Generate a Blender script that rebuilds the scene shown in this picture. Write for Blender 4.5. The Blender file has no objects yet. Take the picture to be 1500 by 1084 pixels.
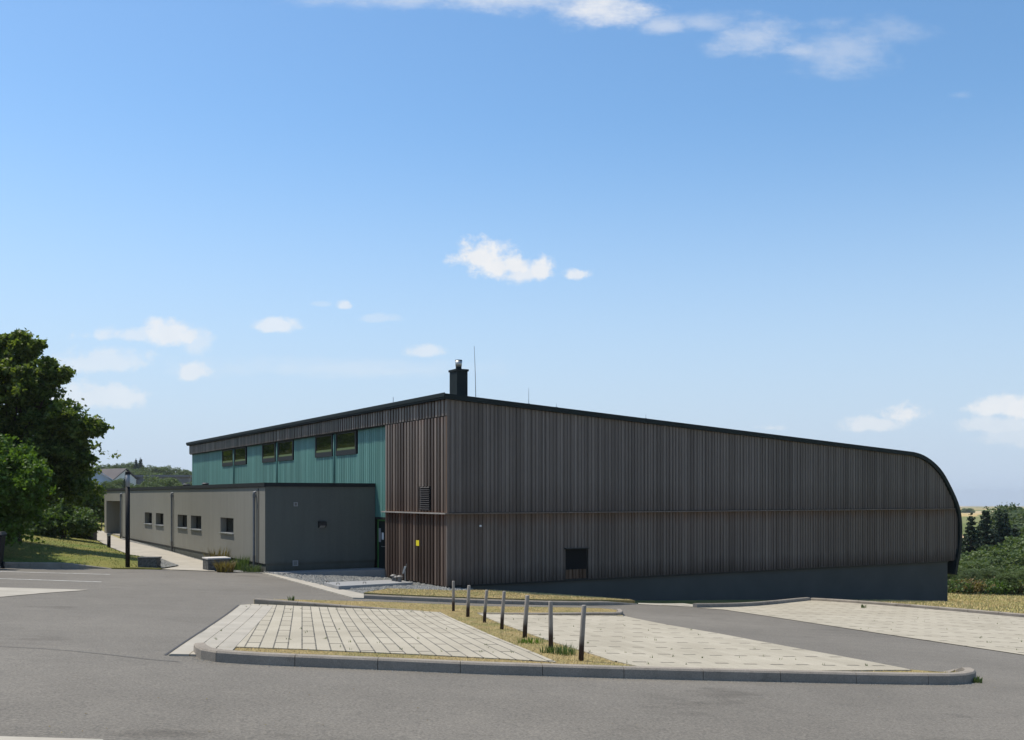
import bpy, bmesh, math, random
import numpy as np
from mathutils import Vector, Matrix

# ------------------------------------------------------------------ camera, sky, sun
H = 1.6                 # eye height; ground is given as depth D below the eye
F, CU, CV = 1500.0, 750.0, 727.0
scene = bpy.context.scene
col = scene.collection
cd = bpy.data.cameras.new("camera"); cam = bpy.data.objects.new("camera", cd); col.objects.link(cam)
cam.location = (0, 0, H); cam.rotation_euler = (math.radians(90), 0, 0)
cd.sensor_width = 36; cd.lens = 36; cd.shift_y = (CV - 542) / 1500.0
cd.clip_start = 0.1; cd.clip_end = 20000
scene.camera = cam

SUN_EL = math.radians(63)
sd = Vector((-0.92, 0.39, 0)).normalized()          # horizontal direction TO the sun
sunv = Vector((sd.x*math.cos(SUN_EL), sd.y*math.cos(SUN_EL), math.sin(SUN_EL)))
ld = bpy.data.lights.new("sun", 'SUN'); ld.energy = 4.6; ld.angle = math.radians(0.53); ld.color = (1.0, 0.93, 0.81)
lo = bpy.data.objects.new("sun", ld); col.objects.link(lo)
lo.rotation_euler = sunv.to_track_quat('Z', 'Y').to_euler()

world = bpy.data.worlds.new("World"); scene.world = world; world.use_nodes = True
wt = world.node_tree; wt.nodes.clear()
def wn(t, **k):
    n = wt.nodes.new(t)
    for a, b in k.items(): setattr(n, a, b)
    return n
def wmath(op, a, b=None, c=None, clamp=False):
    n = wn('ShaderNodeMath', operation=op); n.use_clamp = clamp
    for i, x in enumerate((a, b, c)):
        if x is None: continue
        if isinstance(x, (int, float)): n.inputs[i].default_value = x
        else: wt.links.new(x, n.inputs[i])
    return n.outputs[0]
sky = wn('ShaderNodeTexSky', sky_type='NISHITA')
sky.sun_disc = False; sky.sun_elevation = SUN_EL
sky.sun_rotation = math.atan2(sd.x, sd.y)
sky.air_density = 1.0; sky.dust_density = 0.7; sky.ozone_density = 1.0; sky.altitude = 300
SKY_STRENGTH = 0.125
tc = wn('ShaderNodeTexCoord'); sep = wn('ShaderNodeSeparateXYZ')
wt.links.new(tc.outputs['Generated'], sep.inputs[0])
ay = wmath('MAXIMUM', wmath('ABSOLUTE', sep.outputs[1]), 0.02)
cx = wmath('DIVIDE', sep.outputs[0], ay)
cz = wmath('DIVIDE', sep.outputs[2], ay)
comb = wn('ShaderNodeCombineXYZ'); wt.links.new(cx, comb.inputs[0]); wt.links.new(cz, comb.inputs[1])
def wnoise(scale, detail, rough, sx=1, sy=1, off=0):
    m = wn('ShaderNodeMapping'); wt.links.new(comb.outputs[0], m.inputs[0])
    m.inputs['Scale'].default_value = (sx, sy, 1); m.inputs['Location'].default_value = (off, off*.7, 0)
    n = wn('ShaderNodeTexNoise'); n.inputs['Scale'].default_value = scale
    n.inputs['Detail'].default_value = detail; n.inputs['Roughness'].default_value = rough
    wt.links.new(m.outputs[0], n.inputs[0]); return n.outputs[0]
n_big = wnoise(19, 7, 0.6); n_fine = wnoise(52, 7, 0.66, 1, 1.25, 3)
n_wisp = wnoise(11, 8, 0.68, 1.0, 2.2, 7)
def cloud_field(lst, noise, amp, lo_, hi_, gw=1.0, gh=1.0):
    tot = None
    for (u, v, ru, rv, op) in lst:
        x0, z0 = (u-CU)/F, (CV-v)/F
        a = wmath('DIVIDE', wmath('SUBTRACT', cx, x0), ru*gw/F)
        b0 = wmath('SUBTRACT', cz, z0)
        # flatter below: base falls off faster than the top
        b = wmath('DIVIDE', b0, rv*gh/F)
        b = wmath('MAXIMUM', b, wmath('MULTIPLY', b, -1.5))
        d = wmath('SQRT', wmath('ADD', wmath('MULTIPLY', a, a), wmath('MULTIPLY', b, b)))
        e = wmath('SUBTRACT', 1.0, d)
        e = wmath('ADD', e, wmath('MULTIPLY', wmath('SUBTRACT', noise, 0.5), amp))
        mr = wn('ShaderNodeMapRange', interpolation_type='SMOOTHSTEP')
        wt.links.new(e, mr.inputs[0]); mr.inputs[1].default_value = lo_; mr.inputs[2].default_value = hi_
        mr.inputs[3].default_value = 0; mr.inputs[4].default_value = op
        tot = mr.outputs[0] if tot is None else wmath('MAXIMUM', tot, mr.outputs[0])
    return tot
nmix = wmath('ADD', wmath('MULTIPLY', n_big, 0.55), wmath('MULTIPLY', n_fine, 0.45))
cum = cloud_field([
    (700, 378, 46, 26, .95), (742, 392, 50, 24, .95), (790, 396, 22, 20, .9), (765, 402, 45, 16, .8), (843, 403, 22, 9, .75),
    (252, 490, 50, 24, .75), (200, 492, 75, 12, .5), (290, 505, 26, 26, .4), (405, 479, 36, 11, .6), (505, 448, 13, 8, .6), (555, 467, 30, 8, .25), (470, 446, 14, 5, .2),
    (150, 530, 75, 22, .45), (288, 547, 30, 16, .6), (145, 582, 75, 24, .5), (615, 515, 36, 11, .5), (580, 545, 40, 6, .2),
    (1322, 608, 42, 18, .85), (1285, 622, 55, 14, .55), (1470, 596, 48, 18, .7), (1505, 600, 40, 20, .75), (1462, 625, 60, 14, .4), (1130, 627, 24, 7, .4), (1500, 640, 70, 22, .3)],
    nmix, 3.6, -.05, 0.62, 1.15, 1.25)
wisp = cloud_field([
    (590, -6, 130, 26, .45), (760, -2, 160, 30, .65), (880, 14, 75, 36, .85), (975, 38, 36, 14, .5), (1035, 36, 50, 16, .35), (1115, 62, 70, 32, .46),
    (1170, 74, 50, 14, .4), (1235, 78, 85, 42, .34), (1315, 48, 55, 26, .25), (1408, 140, 18, 6, .14), (490, 540, 230, 18, .22)],
    n_wisp, 3.4, -0.25, 1.15, 1.1, 1.15)
cloud = wmath('MAXIMUM', cum, wisp)
bg = wn('ShaderNodeBackground'); bg.inputs[1].default_value = SKY_STRENGTH
shade = wn('ShaderNodeMixRGB'); shade.inputs[1].default_value = (5.3, 5.7, 6.2, 1); shade.inputs[2].default_value = (7.5, 7.2, 6.9, 1)
wt.links.new(n_big, shade.inputs[0])
# aerosol: slight whitening of the sky towards the sun side and the horizon
hs = wn('ShaderNodeHueSaturation'); hs.inputs['Saturation'].default_value = 1.2; hs.inputs['Value'].default_value = 1.25; hs.inputs['Hue'].default_value = .496
wt.links.new(sky.outputs[0], hs.inputs['Color'])
hz = wn('ShaderNodeMapRange', interpolation_type='SMOOTHSTEP'); wt.links.new(sep.outputs[2], hz.inputs[0])
hz.inputs[1].default_value = .36; hz.inputs[2].default_value = -.01; hz.inputs[3].default_value = 0; hz.inputs[4].default_value = .93
hzc = wn('ShaderNodeMixRGB'); wt.links.new(hz.outputs[0], hzc.inputs[0]); wt.links.new(hs.outputs[0], hzc.inputs[1]); hzc.inputs[2].default_value = (3.75, 4.65, 5.95, 1)
mixc = wn('ShaderNodeMixRGB'); wt.links.new(cloud, mixc.inputs[0]); wt.links.new(hzc.outputs[0], mixc.inputs[1]); wt.links.new(shade.outputs[0], mixc.inputs[2])
wt.links.new(mixc.outputs[0], bg.inputs[0])
wo = wn('ShaderNodeOutputWorld'); wt.links.new(bg.outputs[0], wo.inputs[0])

scene.view_settings.view_transform = 'Standard'; scene.view_settings.look = 'None'
scene.view_settings.exposure = 0.15; scene.view_settings.gamma = 1.0
scene.render.engine = 'CYCLES'
scene.cycles.max_bounces = 6; scene.cycles.transparent_max_bounces = 6

# ------------------------------------------------------------------ helpers
rng = np.random.default_rng(7); random.seed(7)
def tag(o, label=None, cat=None, group=None, kind=None):
    if label: o["label"] = label
    if cat: o["category"] = cat
    if group: o["group"] = group
    if kind: o["kind"] = kind
    return o
def empty(name, loc, rz=0, **k):
    o = bpy.data.objects.new(name, None); col.objects.link(o)
    o.location = loc; o.rotation_euler = (0, 0, rz); o.empty_display_size = .2
    return tag(o, **k)
class MB:
    def __init__(s): s.v = []; s.f = []; s.smooth = False
    def add(s, vs, fs):
        b = len(s.v); s.v += [tuple(p) for p in vs]; s.f += [tuple(i+b for i in f) for f in fs]; return s
    def box(s, x0, x1, y0, y1, z0, z1):
        return s.add([(x0,y0,z0),(x1,y0,z0),(x1,y1,z0),(x0,y1,z0),(x0,y0,z1),(x1,y0,z1),(x1,y1,z1),(x0,y1,z1)],
                     [(0,3,2,1),(4,5,6,7),(0,1,5,4),(1,2,6,5),(2,3,7,6),(3,0,4,7)])
    def hexa(s, b, t):   # 4 bottom, 4 top points, counter-clockwise from above
        return s.add(list(b)+list(t), [(0,3,2,1),(4,5,6,7),(0,1,5,4),(1,2,6,5),(2,3,7,6),(3,0,4,7)])
    def tube(s, pts, rad, n=10, caps=True):
        pts = [Vector(p) for p in pts]; rings = []
        if isinstance(rad, (int, float)): rad = [rad]*len(pts)
        base = len(s.v)
        for i, p in enumerate(pts):
            d = (pts[min(i+1, len(pts)-1)] - pts[max(i-1, 0)]).normalized()
            a = d.cross(Vector((0, 1, 0)) if abs(d.y) < .9 else Vector((1, 0, 0))).normalized(); b = d.cross(a)
            for k in range(n):
                t = 2*math.pi*k/n; q = p + (a*math.cos(t)+b*math.sin(t))*rad[i]; s.v.append(tuple(q))
        for i in range(len(pts)-1):
            for k in range(n):
                k2 = (k+1) % n
                s.f.append((base+i*n+k, base+i*n+k2, base+(i+1)*n+k2, base+(i+1)*n+k))
        if caps:
            s.f.append(tuple(base+k for k in range(n)))[::1] if False else s.f.append(tuple(base+k for k in reversed(range(n))))
            s.f.append(tuple(base+(len(pts)-1)*n+k for k in range(n)))
        return s
    def prism(s, poly, y0, y1):  # xz polygon extruded along y
        n = len(poly); b = len(s.v)
        s.v += [(x, y0, z) for x, z in poly] + [(x, y1, z) for x, z in poly]
        s.f.append(tuple(b+i for i in range(n))); s.f.append(tuple(b+n+i for i in reversed(range(n))))
        for i in range(n):
            j = (i+1) % n; s.f.append((b+i, b+n+i, b+n+j, b+j))
        return s
    def build(s, name, mat, parent=None, smooth=False, bevel=0, recalc=True):
        me = bpy.data.meshes.new(name); me.from_pydata(s.v, [], s.f)
        if recalc:
            bm = bmesh.new(); bm.from_mesh(me); bmesh.ops.recalc_face_normals(bm, faces=bm.faces)
            if bevel: bmesh.ops.bevel(bm, geom=bm.edges[:], offset=bevel, segments=2, affect='EDGES', profile=.6)
            bm.to_mesh(me); bm.free()
        me.materials.append(mat)
        if smooth: me.shade_smooth()
        o = bpy.data.objects.new(name, me); col.objects.link(o)
        if parent: o.parent = parent
        return o

# ---- ground: depth below the eye as a thin-plate surface through surveyed points
CP = np.array([(0,0,1.8),(0,8.4,2.0),(.86,12.9,2.18),(.22,16.8,2.42),(-1.36,23.7,2.75),(-8.83,36.6,2.72),(-23.6,62,2.5),(-2.1,33.2,2.99),
    (-9.0,30,2.55),(4.4,35.8,3.75),(2.6,30.8,3.12),(12.2,41.9,4.3),(19.6,46.2,4.85),(11.1,37.7,3.76),(17.6,41.0,4.12),(16.2,32.4,3.78),
    (-14.5,38.5,2.68),(30,44,5.2),(26,53,5.3),(30,18,3.9),(-30,30,1.9),(-30,60,2.3),(-20,10,1.3),(12,8,2.5),(0,60,3.2),(6,13.2,2.4),(-4.1,12.4,1.95),(3.9,32.6,3.4)])
_n = len(CP)
def _U(r2): return np.where(r2 > 1e-9, r2*np.log(r2+1e-12)*.5, 0)
_K = _U(((CP[:, None, :2]-CP[None, :, :2])**2).sum(-1)) + np.eye(_n)*18.0
_P = np.c_[np.ones(_n), CP[:, :2]]
_A = np.block([[_K, _P], [_P.T, np.zeros((3, 3))]])
_W = np.linalg.solve(_A, np.r_[CP[:, 2], 0, 0, 0])
def _tps(X, Y):
    r2 = (X[..., None]-CP[:, 0])**2 + (Y[..., None]-CP[:, 1])**2
    return (_U(r2)*_W[:_n]).sum(-1) + _W[_n] + _W[_n+1]*X + _W[_n+2]*Y
def sstep(a, b, x):
    t = np.clip((x-a)/(b-a), 0, 1); return t*t*(3-2*t)
def Dn(X, Y):
    X = np.asarray(X, float); Y = np.asarray(Y, float)
    xc = np.clip(X, -42, 28); yc = np.clip(Y, -12, 62)
    near = _tps(xc, yc)
    dist = np.hypot(X-xc, Y-yc); w = sstep(0, 26, dist)
    R = np.hypot(X, Y); ang = np.arctan2(X, np.where(Y > 0, Y, 1e-3)); 
    wl = sstep(-.08, -.24, ang)
    right = np.interp(R, [50, 66, 85, 120, 200, 700, 1100, 3000, 9000], [5, 6.0, 9.5, 13, 13, 13.3, 15, 28, 84])
    left = np.interp(R, [50, 100, 230, 420, 600, 3000, 9000], [2.4, 2, .6, -4.5, -4.5, 27, 84])
    far = left*wl + right*(1-wl)
    far = np.where(Y < 0, 2.0, far)
    return near*(1-w) + far*w
def g(x, y): return H - float(Dn(x, y))
def G(u, v, off=0.0):
    """ground point seen at photo position (u,v)"""
    Ys = np.arange(4, 120, .05); Xs = (u-CU)/F*Ys
    f = (v-CV)/F*Ys - (Dn(Xs, Ys)-off)
    i = int(np.argmax(f > 0)) if (f > 0).any() else len(Ys)-1
    if i == 0: y = Ys[0]
    else: y = Ys[i-1] + .05*(-f[i-1])/(f[i]-f[i-1])
    return ((u-CU)/F*y, y)
def P(u, v, Y): return Vector(((u-CU)/F*Y, Y, H+(CV-v)/F*Y))

def polyclip_dist(pts, X, Y):
    """distance from (X,Y) to polyline"""
    d = np.full(np.shape(X), 1e9)
    for (a, b) in zip(pts[:-1], pts[1:]):
        ax, ay_ = a; bx, by = b; L2 = (bx-ax)**2+(by-ay_)**2+1e-12
        t = np.clip(((X-ax)*(bx-ax)+(Y-ay_)*(by-ay_))/L2, 0, 1)
        d = np.minimum(d, np.hypot(X-ax-t*(bx-ax), Y-ay_-t*(by-ay_)))
    return d
def drape(name, poly, mat, off=0.0, cell=.8, skirt=0, **k):
    """flat polygon cut by a grid and laid on the ground; off: number or f(X,Y)"""
    bm = bmesh.new()
    vs = [bm.verts.new((x, y, 0)) for x, y in poly]; bm.faces.new(vs)
    bmesh.ops.triangulate(bm, faces=bm.faces[:])
    xs = [p[0] for p in poly]; ys = [p[1] for p in poly]
    for ax, (lo_, hi_) in ((0, (min(xs), max(xs))), (1, (min(ys), max(ys)))):
        c = math.ceil(lo_/cell)*cell
        while c < hi_:
            no = (1, 0, 0) if ax == 0 else (0, 1, 0)
            co = (c, 0, 0) if ax == 0 else (0, c, 0)
            bmesh.ops.bisect_plane(bm, geom=bm.verts[:]+bm.edges[:]+bm.faces[:], plane_co=co, plane_no=no, dist=1e-5)
            c += cell
    bmesh.ops.recalc_face_normals(bm, faces=bm.faces[:])
    bm.faces.ensure_lookup_table()
    if bm.faces[0].normal.z < 0: bmesh.ops.reverse_faces(bm, faces=bm.faces[:])
    if skirt:
        be = [e for e in bm.edges if e.is_boundary]
        r = bmesh.ops.extrude_edge_only(bm, edges=be)
        low = set(v for v in r['geom'] if isinstance(v, bmesh.types.BMVert))
    else: low = set()
    bm.verts.ensure_lookup_table()
    X = np.array([v.co.x for v in bm.verts]); Y = np.array([v.co.y for v in bm.verts])
    o_ = off(X, Y) if callable(off) else off
    Z = H - Dn(X, Y) + o_
    for v, z in zip(bm.verts, Z): v.co.z = z - (skirt if v in low else 0)
    me = bpy.data.meshes.new(name); bm.to_mesh(me); bm.free(); me.materials.append(mat)
    o = bpy.data.objects.new(name, me); col.objects.link(o)
    return tag(o, **k)
def offset_line(pts, d):
    out = []
    for i, p in enumerate(pts):
        a = Vector(pts[max(i-1, 0)]); b = Vector(pts[min(i+1, len(pts)-1)])
        t = (b-a).normalized(); n = Vector((-t.y, t.x)); out.append((p[0]+n.x*d, p[1]+n.y*d))
    return out
def resample(pts, step):
    pts = [Vector(p) for p in pts]; out = [pts[0]]; acc = 0
    seg = [(b-a).length for a, b in zip(pts, pts[1:])]; L = sum(seg); n = max(1, round(L/step)); s = L/n
    for k in range(1, n):
        t = k*s; i = 0
        while t > seg[i]: t -= seg[i]; i += 1
        out.append(pts[i].lerp(pts[i+1], t/seg[i]))
    out.append(pts[-1]); return out
def kerb(name, pts, mat, h=.13, w=.15, stone=1.0, gap=.007, side=1, hfun=None, base=0):
    """row of kerb stones with the exposed face along pts, body to the left (side=1)"""
    fine = resample(pts, stone/3); nst = max(1, (len(fine)-1)//3); m = MB()
    L = len(fine)-1
    for k in range(0, L, 3):
        idx = list(range(k, min(k+3, L)+1)); secs = []
        for j, i in enumerate(idx):
            a = fine[max(i-1, 0)]; b = fine[min(i+1, L)]; t = (b-a).normalized(); n = Vector((-t.y, t.x))*side
            p = fine[i].copy()
            if j == 0: p += t*gap/2
            if j == len(idx)-1: p -= t*gap/2
            hh = h if hfun is None else hfun(i/L)
            z = g(p.x, p.y) + base
            secs.append([(p.x, p.y, z-.15), (p.x+n.x*.006, p.y+n.y*.006, z+hh-.022), (p.x+n.x*.025, p.y+n.y*.025, z+hh), (p.x+n.x*w, p.y+n.y*w, z+hh), (p.x+n.x*w, p.y+n.y*w, z-.15)])
        b0 = len(m.v); q = 5
        for s_ in secs: m.v += s_
        for i in range(len(secs)-1):
            for c in range(q): m.f.append((b0+i*q+c, b0+i*q+(c+1) % q, b0+(i+1)*q+(c+1) % q, b0+(i+1)*q+c))
        m.f.append(tuple(b0+c for c in range(q))); m.f.append(tuple(b0+(len(secs)-1)*q+c for c in range(q)))
    o = m.build(name, mat); return tag(o, kind='structure')

# ------------------------------------------------------------------ materials
class NT:
    def __init__(s, name):
        s.m = bpy.data.materials.new(name); s.m.use_nodes = True; s.t = s.m.node_tree
        s.b = s.t.nodes['Principled BSDF']; s.o = s.t.nodes['Material Output']; s.tc = s.t.nodes.new('ShaderNodeTexCoord')
    def n(s, t, **k):
        x = s.t.nodes.new(t)
        for a, b in k.items(): setattr(x, a, b)
        return x
    def l(s, a, b): s.t.links.new(a, b)
    def math(s, op, a, b=None, clamp=False):
        n = s.n('ShaderNodeMath', operation=op); n.use_clamp = clamp
        for i, x in enumerate((a, b)):
            if x is None: continue
            if isinstance(x, (int, float)): n.inputs[i].default_value = x
            else: s.l(x, n.inputs[i])
        return n.outputs[0]
    def map(s, scale=(1, 1, 1), rot=0, loc=(0, 0, 0)):
        m = s.n('ShaderNodeMapping'); s.l(s.tc.outputs['Object'], m.inputs[0])
        m.inputs['Scale'].default_value = scale; m.inputs['Rotation'].default_value = (0, 0, rot); m.inputs['Location'].default_value = loc
        return m.outputs[0]
    def noise(s, scale, detail=4, rough=.55, vec=None):
        n = s.n('ShaderNodeTexNoise'); n.inputs['Scale'].default_value = scale; n.inputs['Detail'].default_value = detail
        n.inputs['Roughness'].default_value = rough; s.l(vec if vec else s.tc.outputs['Object'], n.inputs[0]); return n.outputs[0]
    def ramp(s, fac, stops):
        r = s.n('ShaderNodeValToRGB'); s.l(fac, r.inputs[0]); e = r.color_ramp.elements
        while len(e) < len(stops): e.new(.5)
        for x, (p, c) in zip(e, stops):
            x.position = p; x.color = (*(c if hasattr(c, '__len__') else (c, c, c)), 1)
        return r.outputs[0]
    def mix(s, fac, a, b, mode='MIX'):
        n = s.n('ShaderNodeMixRGB', blend_type=mode)
        for i, x in enumerate((fac, a, b)):
            if isinstance(x, (int, float)): n.inputs[i].default_value = x
            elif isinstance(x, tuple): n.inputs[i].default_value = (*x, 1)
            else: s.l(x, n.inputs[i])
        return n.outputs[0]
    def bump(s, h, strength=.4, dist=.01):
        b = s.n('ShaderNodeBump'); b.inputs['Strength'].default_value = strength; b.inputs['Distance'].default_value = dist
        s.l(h, b.inputs['Height']); s.l(b.outputs[0], s.b.inputs['Normal'])
    def done(s, color=None, rough=.8, metal=0, spec=.3):
        if color is not None:
            if isinstance(color, tuple): s.b.inputs['Base Color'].default_value = (*color, 1)
            else: s.l(color, s.b.inputs['Base Color'])
        if isinstance(rough, (int, float)): s.b.inputs['Roughness'].default_value = rough
        else: s.l(rough, s.b.inputs['Roughness'])
        s.b.inputs['Metallic'].default_value = metal; s.b.inputs['Specular IOR Level'].default_value = spec
        return s.m
def simple(name, c, rough=.6, metal=0, var=.15, scale=3, spec=.3, bump=0, bscale=60):
    t = NT(name); n = t.noise(scale, 5, .6)
    c1 = tuple(x*(1-var) for x in c); c2 = tuple(x*(1+var) for x in c)
    k = t.ramp(n, [(.3, c1), (.7, c2)])
    if bump: t.bump(t.noise(bscale, 3), bump, .005)
    return t.done(k, rough, metal, spec)

def m_asphalt():
    t = NT('asphalt'); big = t.noise(.22, 5, .6); mid = t.noise(1.7, 6, .65)
    fine = t.noise(38, 4, .8); v = t.n('ShaderNodeTexVoronoi'); v.inputs['Scale'].default_value = 95; t.l(t.tc.outputs['Object'], v.inputs[0])
    c = t.ramp(big, [(.3, (.132, .120, .101)), (.7, (.172, .157, .133))])
    c = t.mix(.7, c, t.ramp(mid, [(.25, (.84, .84, .84)), (.6, (1.02, 1.02, 1.02)), (.8, (1.1, 1.1, 1.08))]), 'MULTIPLY')
    c = t.mix(.8, c, t.ramp(fine, [(.34, (.55, .55, .55)), (.5, (1, 1, 1)), (.66, (1.6, 1.57, 1.5))]), 'MULTIPLY')
    sp = t.ramp(v.outputs['Distance'], [(.0, (1.5, 1.48, 1.4)), (.22, (1, 1, 1))])
    c = t.mix(.35, c, sp, 'MULTIPLY')
    st = t.noise(.55, 4, .6, t.map((1, 1.6, 1), .2, (4, 9, 0)))
    c = t.mix(1, c, t.ramp(st, [(.26, (.66, .65, .64)), (.40, (1, 1, 1)), (.66, (1, 1, 1)), (.8, (1.12, 1.12, 1.11))]), 'MULTIPLY')
    t.bump(fine, .5, .006); return t.done(c, .88, 0, .25)
def m_paving(name, ang, w=.19, L=1.15, line=.5, lw=.045, joint=(.06, .058, .05)):
    """long concrete pavers; every second course shows open cross joints"""
    t = NT(name); vec = t.map((1, 1, 1), ang); s = t.n('ShaderNodeSeparateXYZ'); t.l(vec, s.inputs[0])
    a = t.math('DIVIDE', s.outputs[0], w); fa = t.math('FRACT', a); ia = t.math('FLOOR', a)
    edge = t.math('MINIMUM', fa, t.math('SUBTRACT', 1, fa))
    ln = t.math('LESS_THAN', edge, lw)
    par = t.math('LESS_THAN', t.math('FRACT', t.math('MULTIPLY', ia, .5)), .25)
    wn_ = t.n('ShaderNodeTexWhiteNoise'); wn_.noise_dimensions = '1D'; t.l(ia, wn_.inputs['W'])
    b = t.math('ADD', t.math('DIVIDE', s.outputs[1], L), t.math('MULTIPLY', wn_.outputs[0], .10))
    fb = t.math('FRACT', b); ib = t.math('FLOOR', b)
    cr = t.math('LESS_THAN', fb, .055)
    crs = t.math('MULTIPLY', cr, par)
    wn2 = t.n('ShaderNodeTexWhiteNoise'); wn2.noise_dimensions = '2D'; cb = t.n('ShaderNodeCombineXYZ')
    t.l(ia, cb.inputs[0]); t.l(ib, cb.inputs[1]); t.l(cb.outputs[0], wn2.inputs['Vector'])
    base = t.ramp(wn2.outputs[0], [(0, (.358, .323, .252)), (1, (.400, .362, .285))])
    base = t.mix(.8, base, t.ramp(t.noise(.8, 5, .6), [(.3, (.84, .83, .81)), (.7, (1.07, 1.07, 1.07))]), 'MULTIPLY')
    base = t.mix(1, base, t.ramp(t.noise(2.6, 6, .75, t.map((1, 1, 1), 0, (9, 2, 0))), [(.22, (.66, .64, .60)), (.36, (1, 1, 1))]), 'MULTIPLY')
    base = t.mix(.6, base, t.ramp(t.noise(45, 3, .7), [(.3, (.8, .8, .8)), (.7, (1.2, 1.2, 1.2))]), 'MULTIPLY')
    jn = t.noise(2.2, 4, .7)
    jm = t.math('MULTIPLY', ln, t.math('MULTIPLY', t.ramp(jn, [(.25, (.4,)*3), (.6, (1,)*3)]), line))
    c = t.mix(jm, base, joint)
    cm = t.math('MULTIPLY', crs, t.ramp(t.noise(3, 3, .7, t.map((1,1,1), 0, (5, 5, 0))), [(.3, (.7,)*3), (.5, (1,)*3)]))
    c = t.mix(cm, c, (.045, .04, .03))
    hgt = t.math('SUBTRACT', 1, t.math('MAXIMUM', ln, crs)); t.bump(hgt, .5, .008)
    return t.done(c, .9, 0, .2)
def m_grass(name, dry, green, ns=.9):
    t = NT(name); a = t.noise(ns, 6, .65); b = t.noise(14, 5, .75)
    c = t.mix(t.ramp(a, [(.46, (0,)*3), (.72, (1,)*3)]), dry, green)
    c = t.mix(1, c, t.ramp(b, [(.25, (.5,)*3), (.5, (1,)*3), (.75, (1.45,)*3)]), 'MULTIPLY')
    t.bump(b, .9, .05); return t.done(c, .95, 0, .1)
def m_blades(name, dry, green, ns=.9):
    t = NT(name); a = t.noise(ns, 6, .65); gi = t.n('ShaderNodeNewGeometry')
    f = t.math('ADD', a, t.math('MULTIPLY', t.math('SUBTRACT', gi.outputs['Random Per Island'], .5), .5))
    c = t.mix(t.ramp(f, [(.44, (0,)*3), (.72, (1,)*3)]), dry, green)
    t.b.inputs['Subsurface Weight'].default_value = 0
    return t.done(c, .8, 0, .15)
def m_leaf(name, c1, c2, c3, trans=.35):
    t = NT(name); gi = t.n('ShaderNodeNewGeometry'); n = t.noise(.7, 4, .6)
    f = t.math('ADD', t.math('MULTIPLY', gi.outputs['Random Per Island'], .6), t.math('MULTIPLY', n, .55))
    c = t.ramp(f, [(.15, c1), (.5, c2), (.95, c3)])
    t.done(c, .55, 0, .25)
    tr = t.n('ShaderNodeBsdfTranslucent'); t.l(t.mix(1, c, (1.25, 1.35, .5), 'MULTIPLY'), tr.inputs[0])
    ms = t.n('ShaderNodeMixShader'); ms.inputs[0].default_value = trans
    t.l(t.b.outputs[0], ms.inputs[1]); t.l(tr.outputs[0], ms.inputs[2]); t.l(ms.outputs[0], t.o.inputs[0]); return t.m
def m_wood(name, c1, c2, c3, rough=.62, spec=.35, bands=(), k=.62):
    t = NT(name); gi = t.n('ShaderNodeNewGeometry'); r = gi.outputs['Random Per Island']
    grain = t.noise(9, 5, .7, t.map((9, 9, .35)))
    st = t.noise(.35, 6, .65, t.map((1, 1, .35)))
    f = t.math('ADD', t.math('MULTIPLY', r, k), t.math('MULTIPLY', grain, 1.0-k))
    c = t.ramp(f, [(.15, c1), (.5, c2), (.88, c3)])
    c = t.mix(.75, c, t.ramp(st, [(.3, (.78, .77, .76)), (.7, (1.18, 1.16, 1.15))]), 'MULTIPLY')
    s = t.n('ShaderNodeSeparateXYZ'); t.l(t.tc.outputs['Object'], s.inputs[0])
    wv = t.noise(2.5, 5, .7, t.map((1, 1, .12)))
    zj = t.math('ADD', s.outputs[2], t.math('MULTIPLY', t.math('SUBTRACT', wv, .5), .9))
    for (z0, z1, tint, amt) in bands:      # run-off stains: full at z0, gone at z1
        mr = t.n('ShaderNodeMapRange'); t.l(zj, mr.inputs[0]); mr.inputs[1].default_value = z0; mr.inputs[2].default_value = z1
        mr.inputs[3].default_value = amt; mr.inputs[4].default_value = 0
        if len(tint) == 4:
            lim = t.math('LESS_THAN', s.outputs[2], tint[3]); c = t.mix(t.math('MULTIPLY', mr.outputs[0], lim), c, t.mix(1, c, tuple(tint[:3]), 'MULTIPLY'))
        else: c = t.mix(mr.outputs[0], c, t.mix(1, c, tint, 'MULTIPLY'))
    t.bump(grain, .35, .004)
    return t.done(c, rough, 0, spec)
M = {}
M['asphalt'] = m_asphalt()
M['grass'] = m_grass('dry_grass', (.34, .26, .12), (.20, .195, .07))
M['lawn'] = m_grass('lawn_grass', (.20, .185, .055), (.10, .150, .032), .3)
M['blades'] = m_blades('dry_blades', (.62, .48, .25), (.36, .35, .13))
M['lawnblades'] = m_blades('lawn_blades', (.30, .28, .09), (.15, .23, .05), .3)
def m_kerb():
    t = NT('kerb_concrete'); c = t.ramp(t.noise(2.2, 5, .6), [(.3, (.225, .198, .163)), (.7, (.31, .272, .226))])
    c = t.mix(1, c, t.ramp(t.noise(1.1, 6, .75, t.map((1, 1, 1), 0, (2, 7, 1))), [(.28, (.55, .52, .5)), (.42, (1, 1, 1)), (.66, (1, 1, 1)), (.76, (1.2, 1.12, 1.05))]), 'MULTIPLY')
    f = t.noise(60, 4, .8); c = t.mix(1, c, t.ramp(f, [(.3, (.75,)*3), (.7, (1.22,)*3)]), 'MULTIPLY')
    t.bump(f, .6, .006); return t.done(c, .88, 0, .15)
M['kerb'] = m_kerb()
M['concrete'] = simple('pale_concrete', (.36, .33, .275), .9, 0, .12, 1.4, .2, .3, 90)
M['pad'] = simple('pad_concrete', (.27, .27, .265), .85, 0, .1, 2, .2, .3, 90)
M['paint'] = simple('road_paint', (.62, .61, .57), .8, 0, .3, 6, .2)
M['tar'] = simple('tar_seam', (.055, .052, .05), .7, 0, .2, 5)
M['stucco'] = simple('grey_render', (.245, .232, .195), .92, 0, .07, .8, .15, .5, 45)
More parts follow.
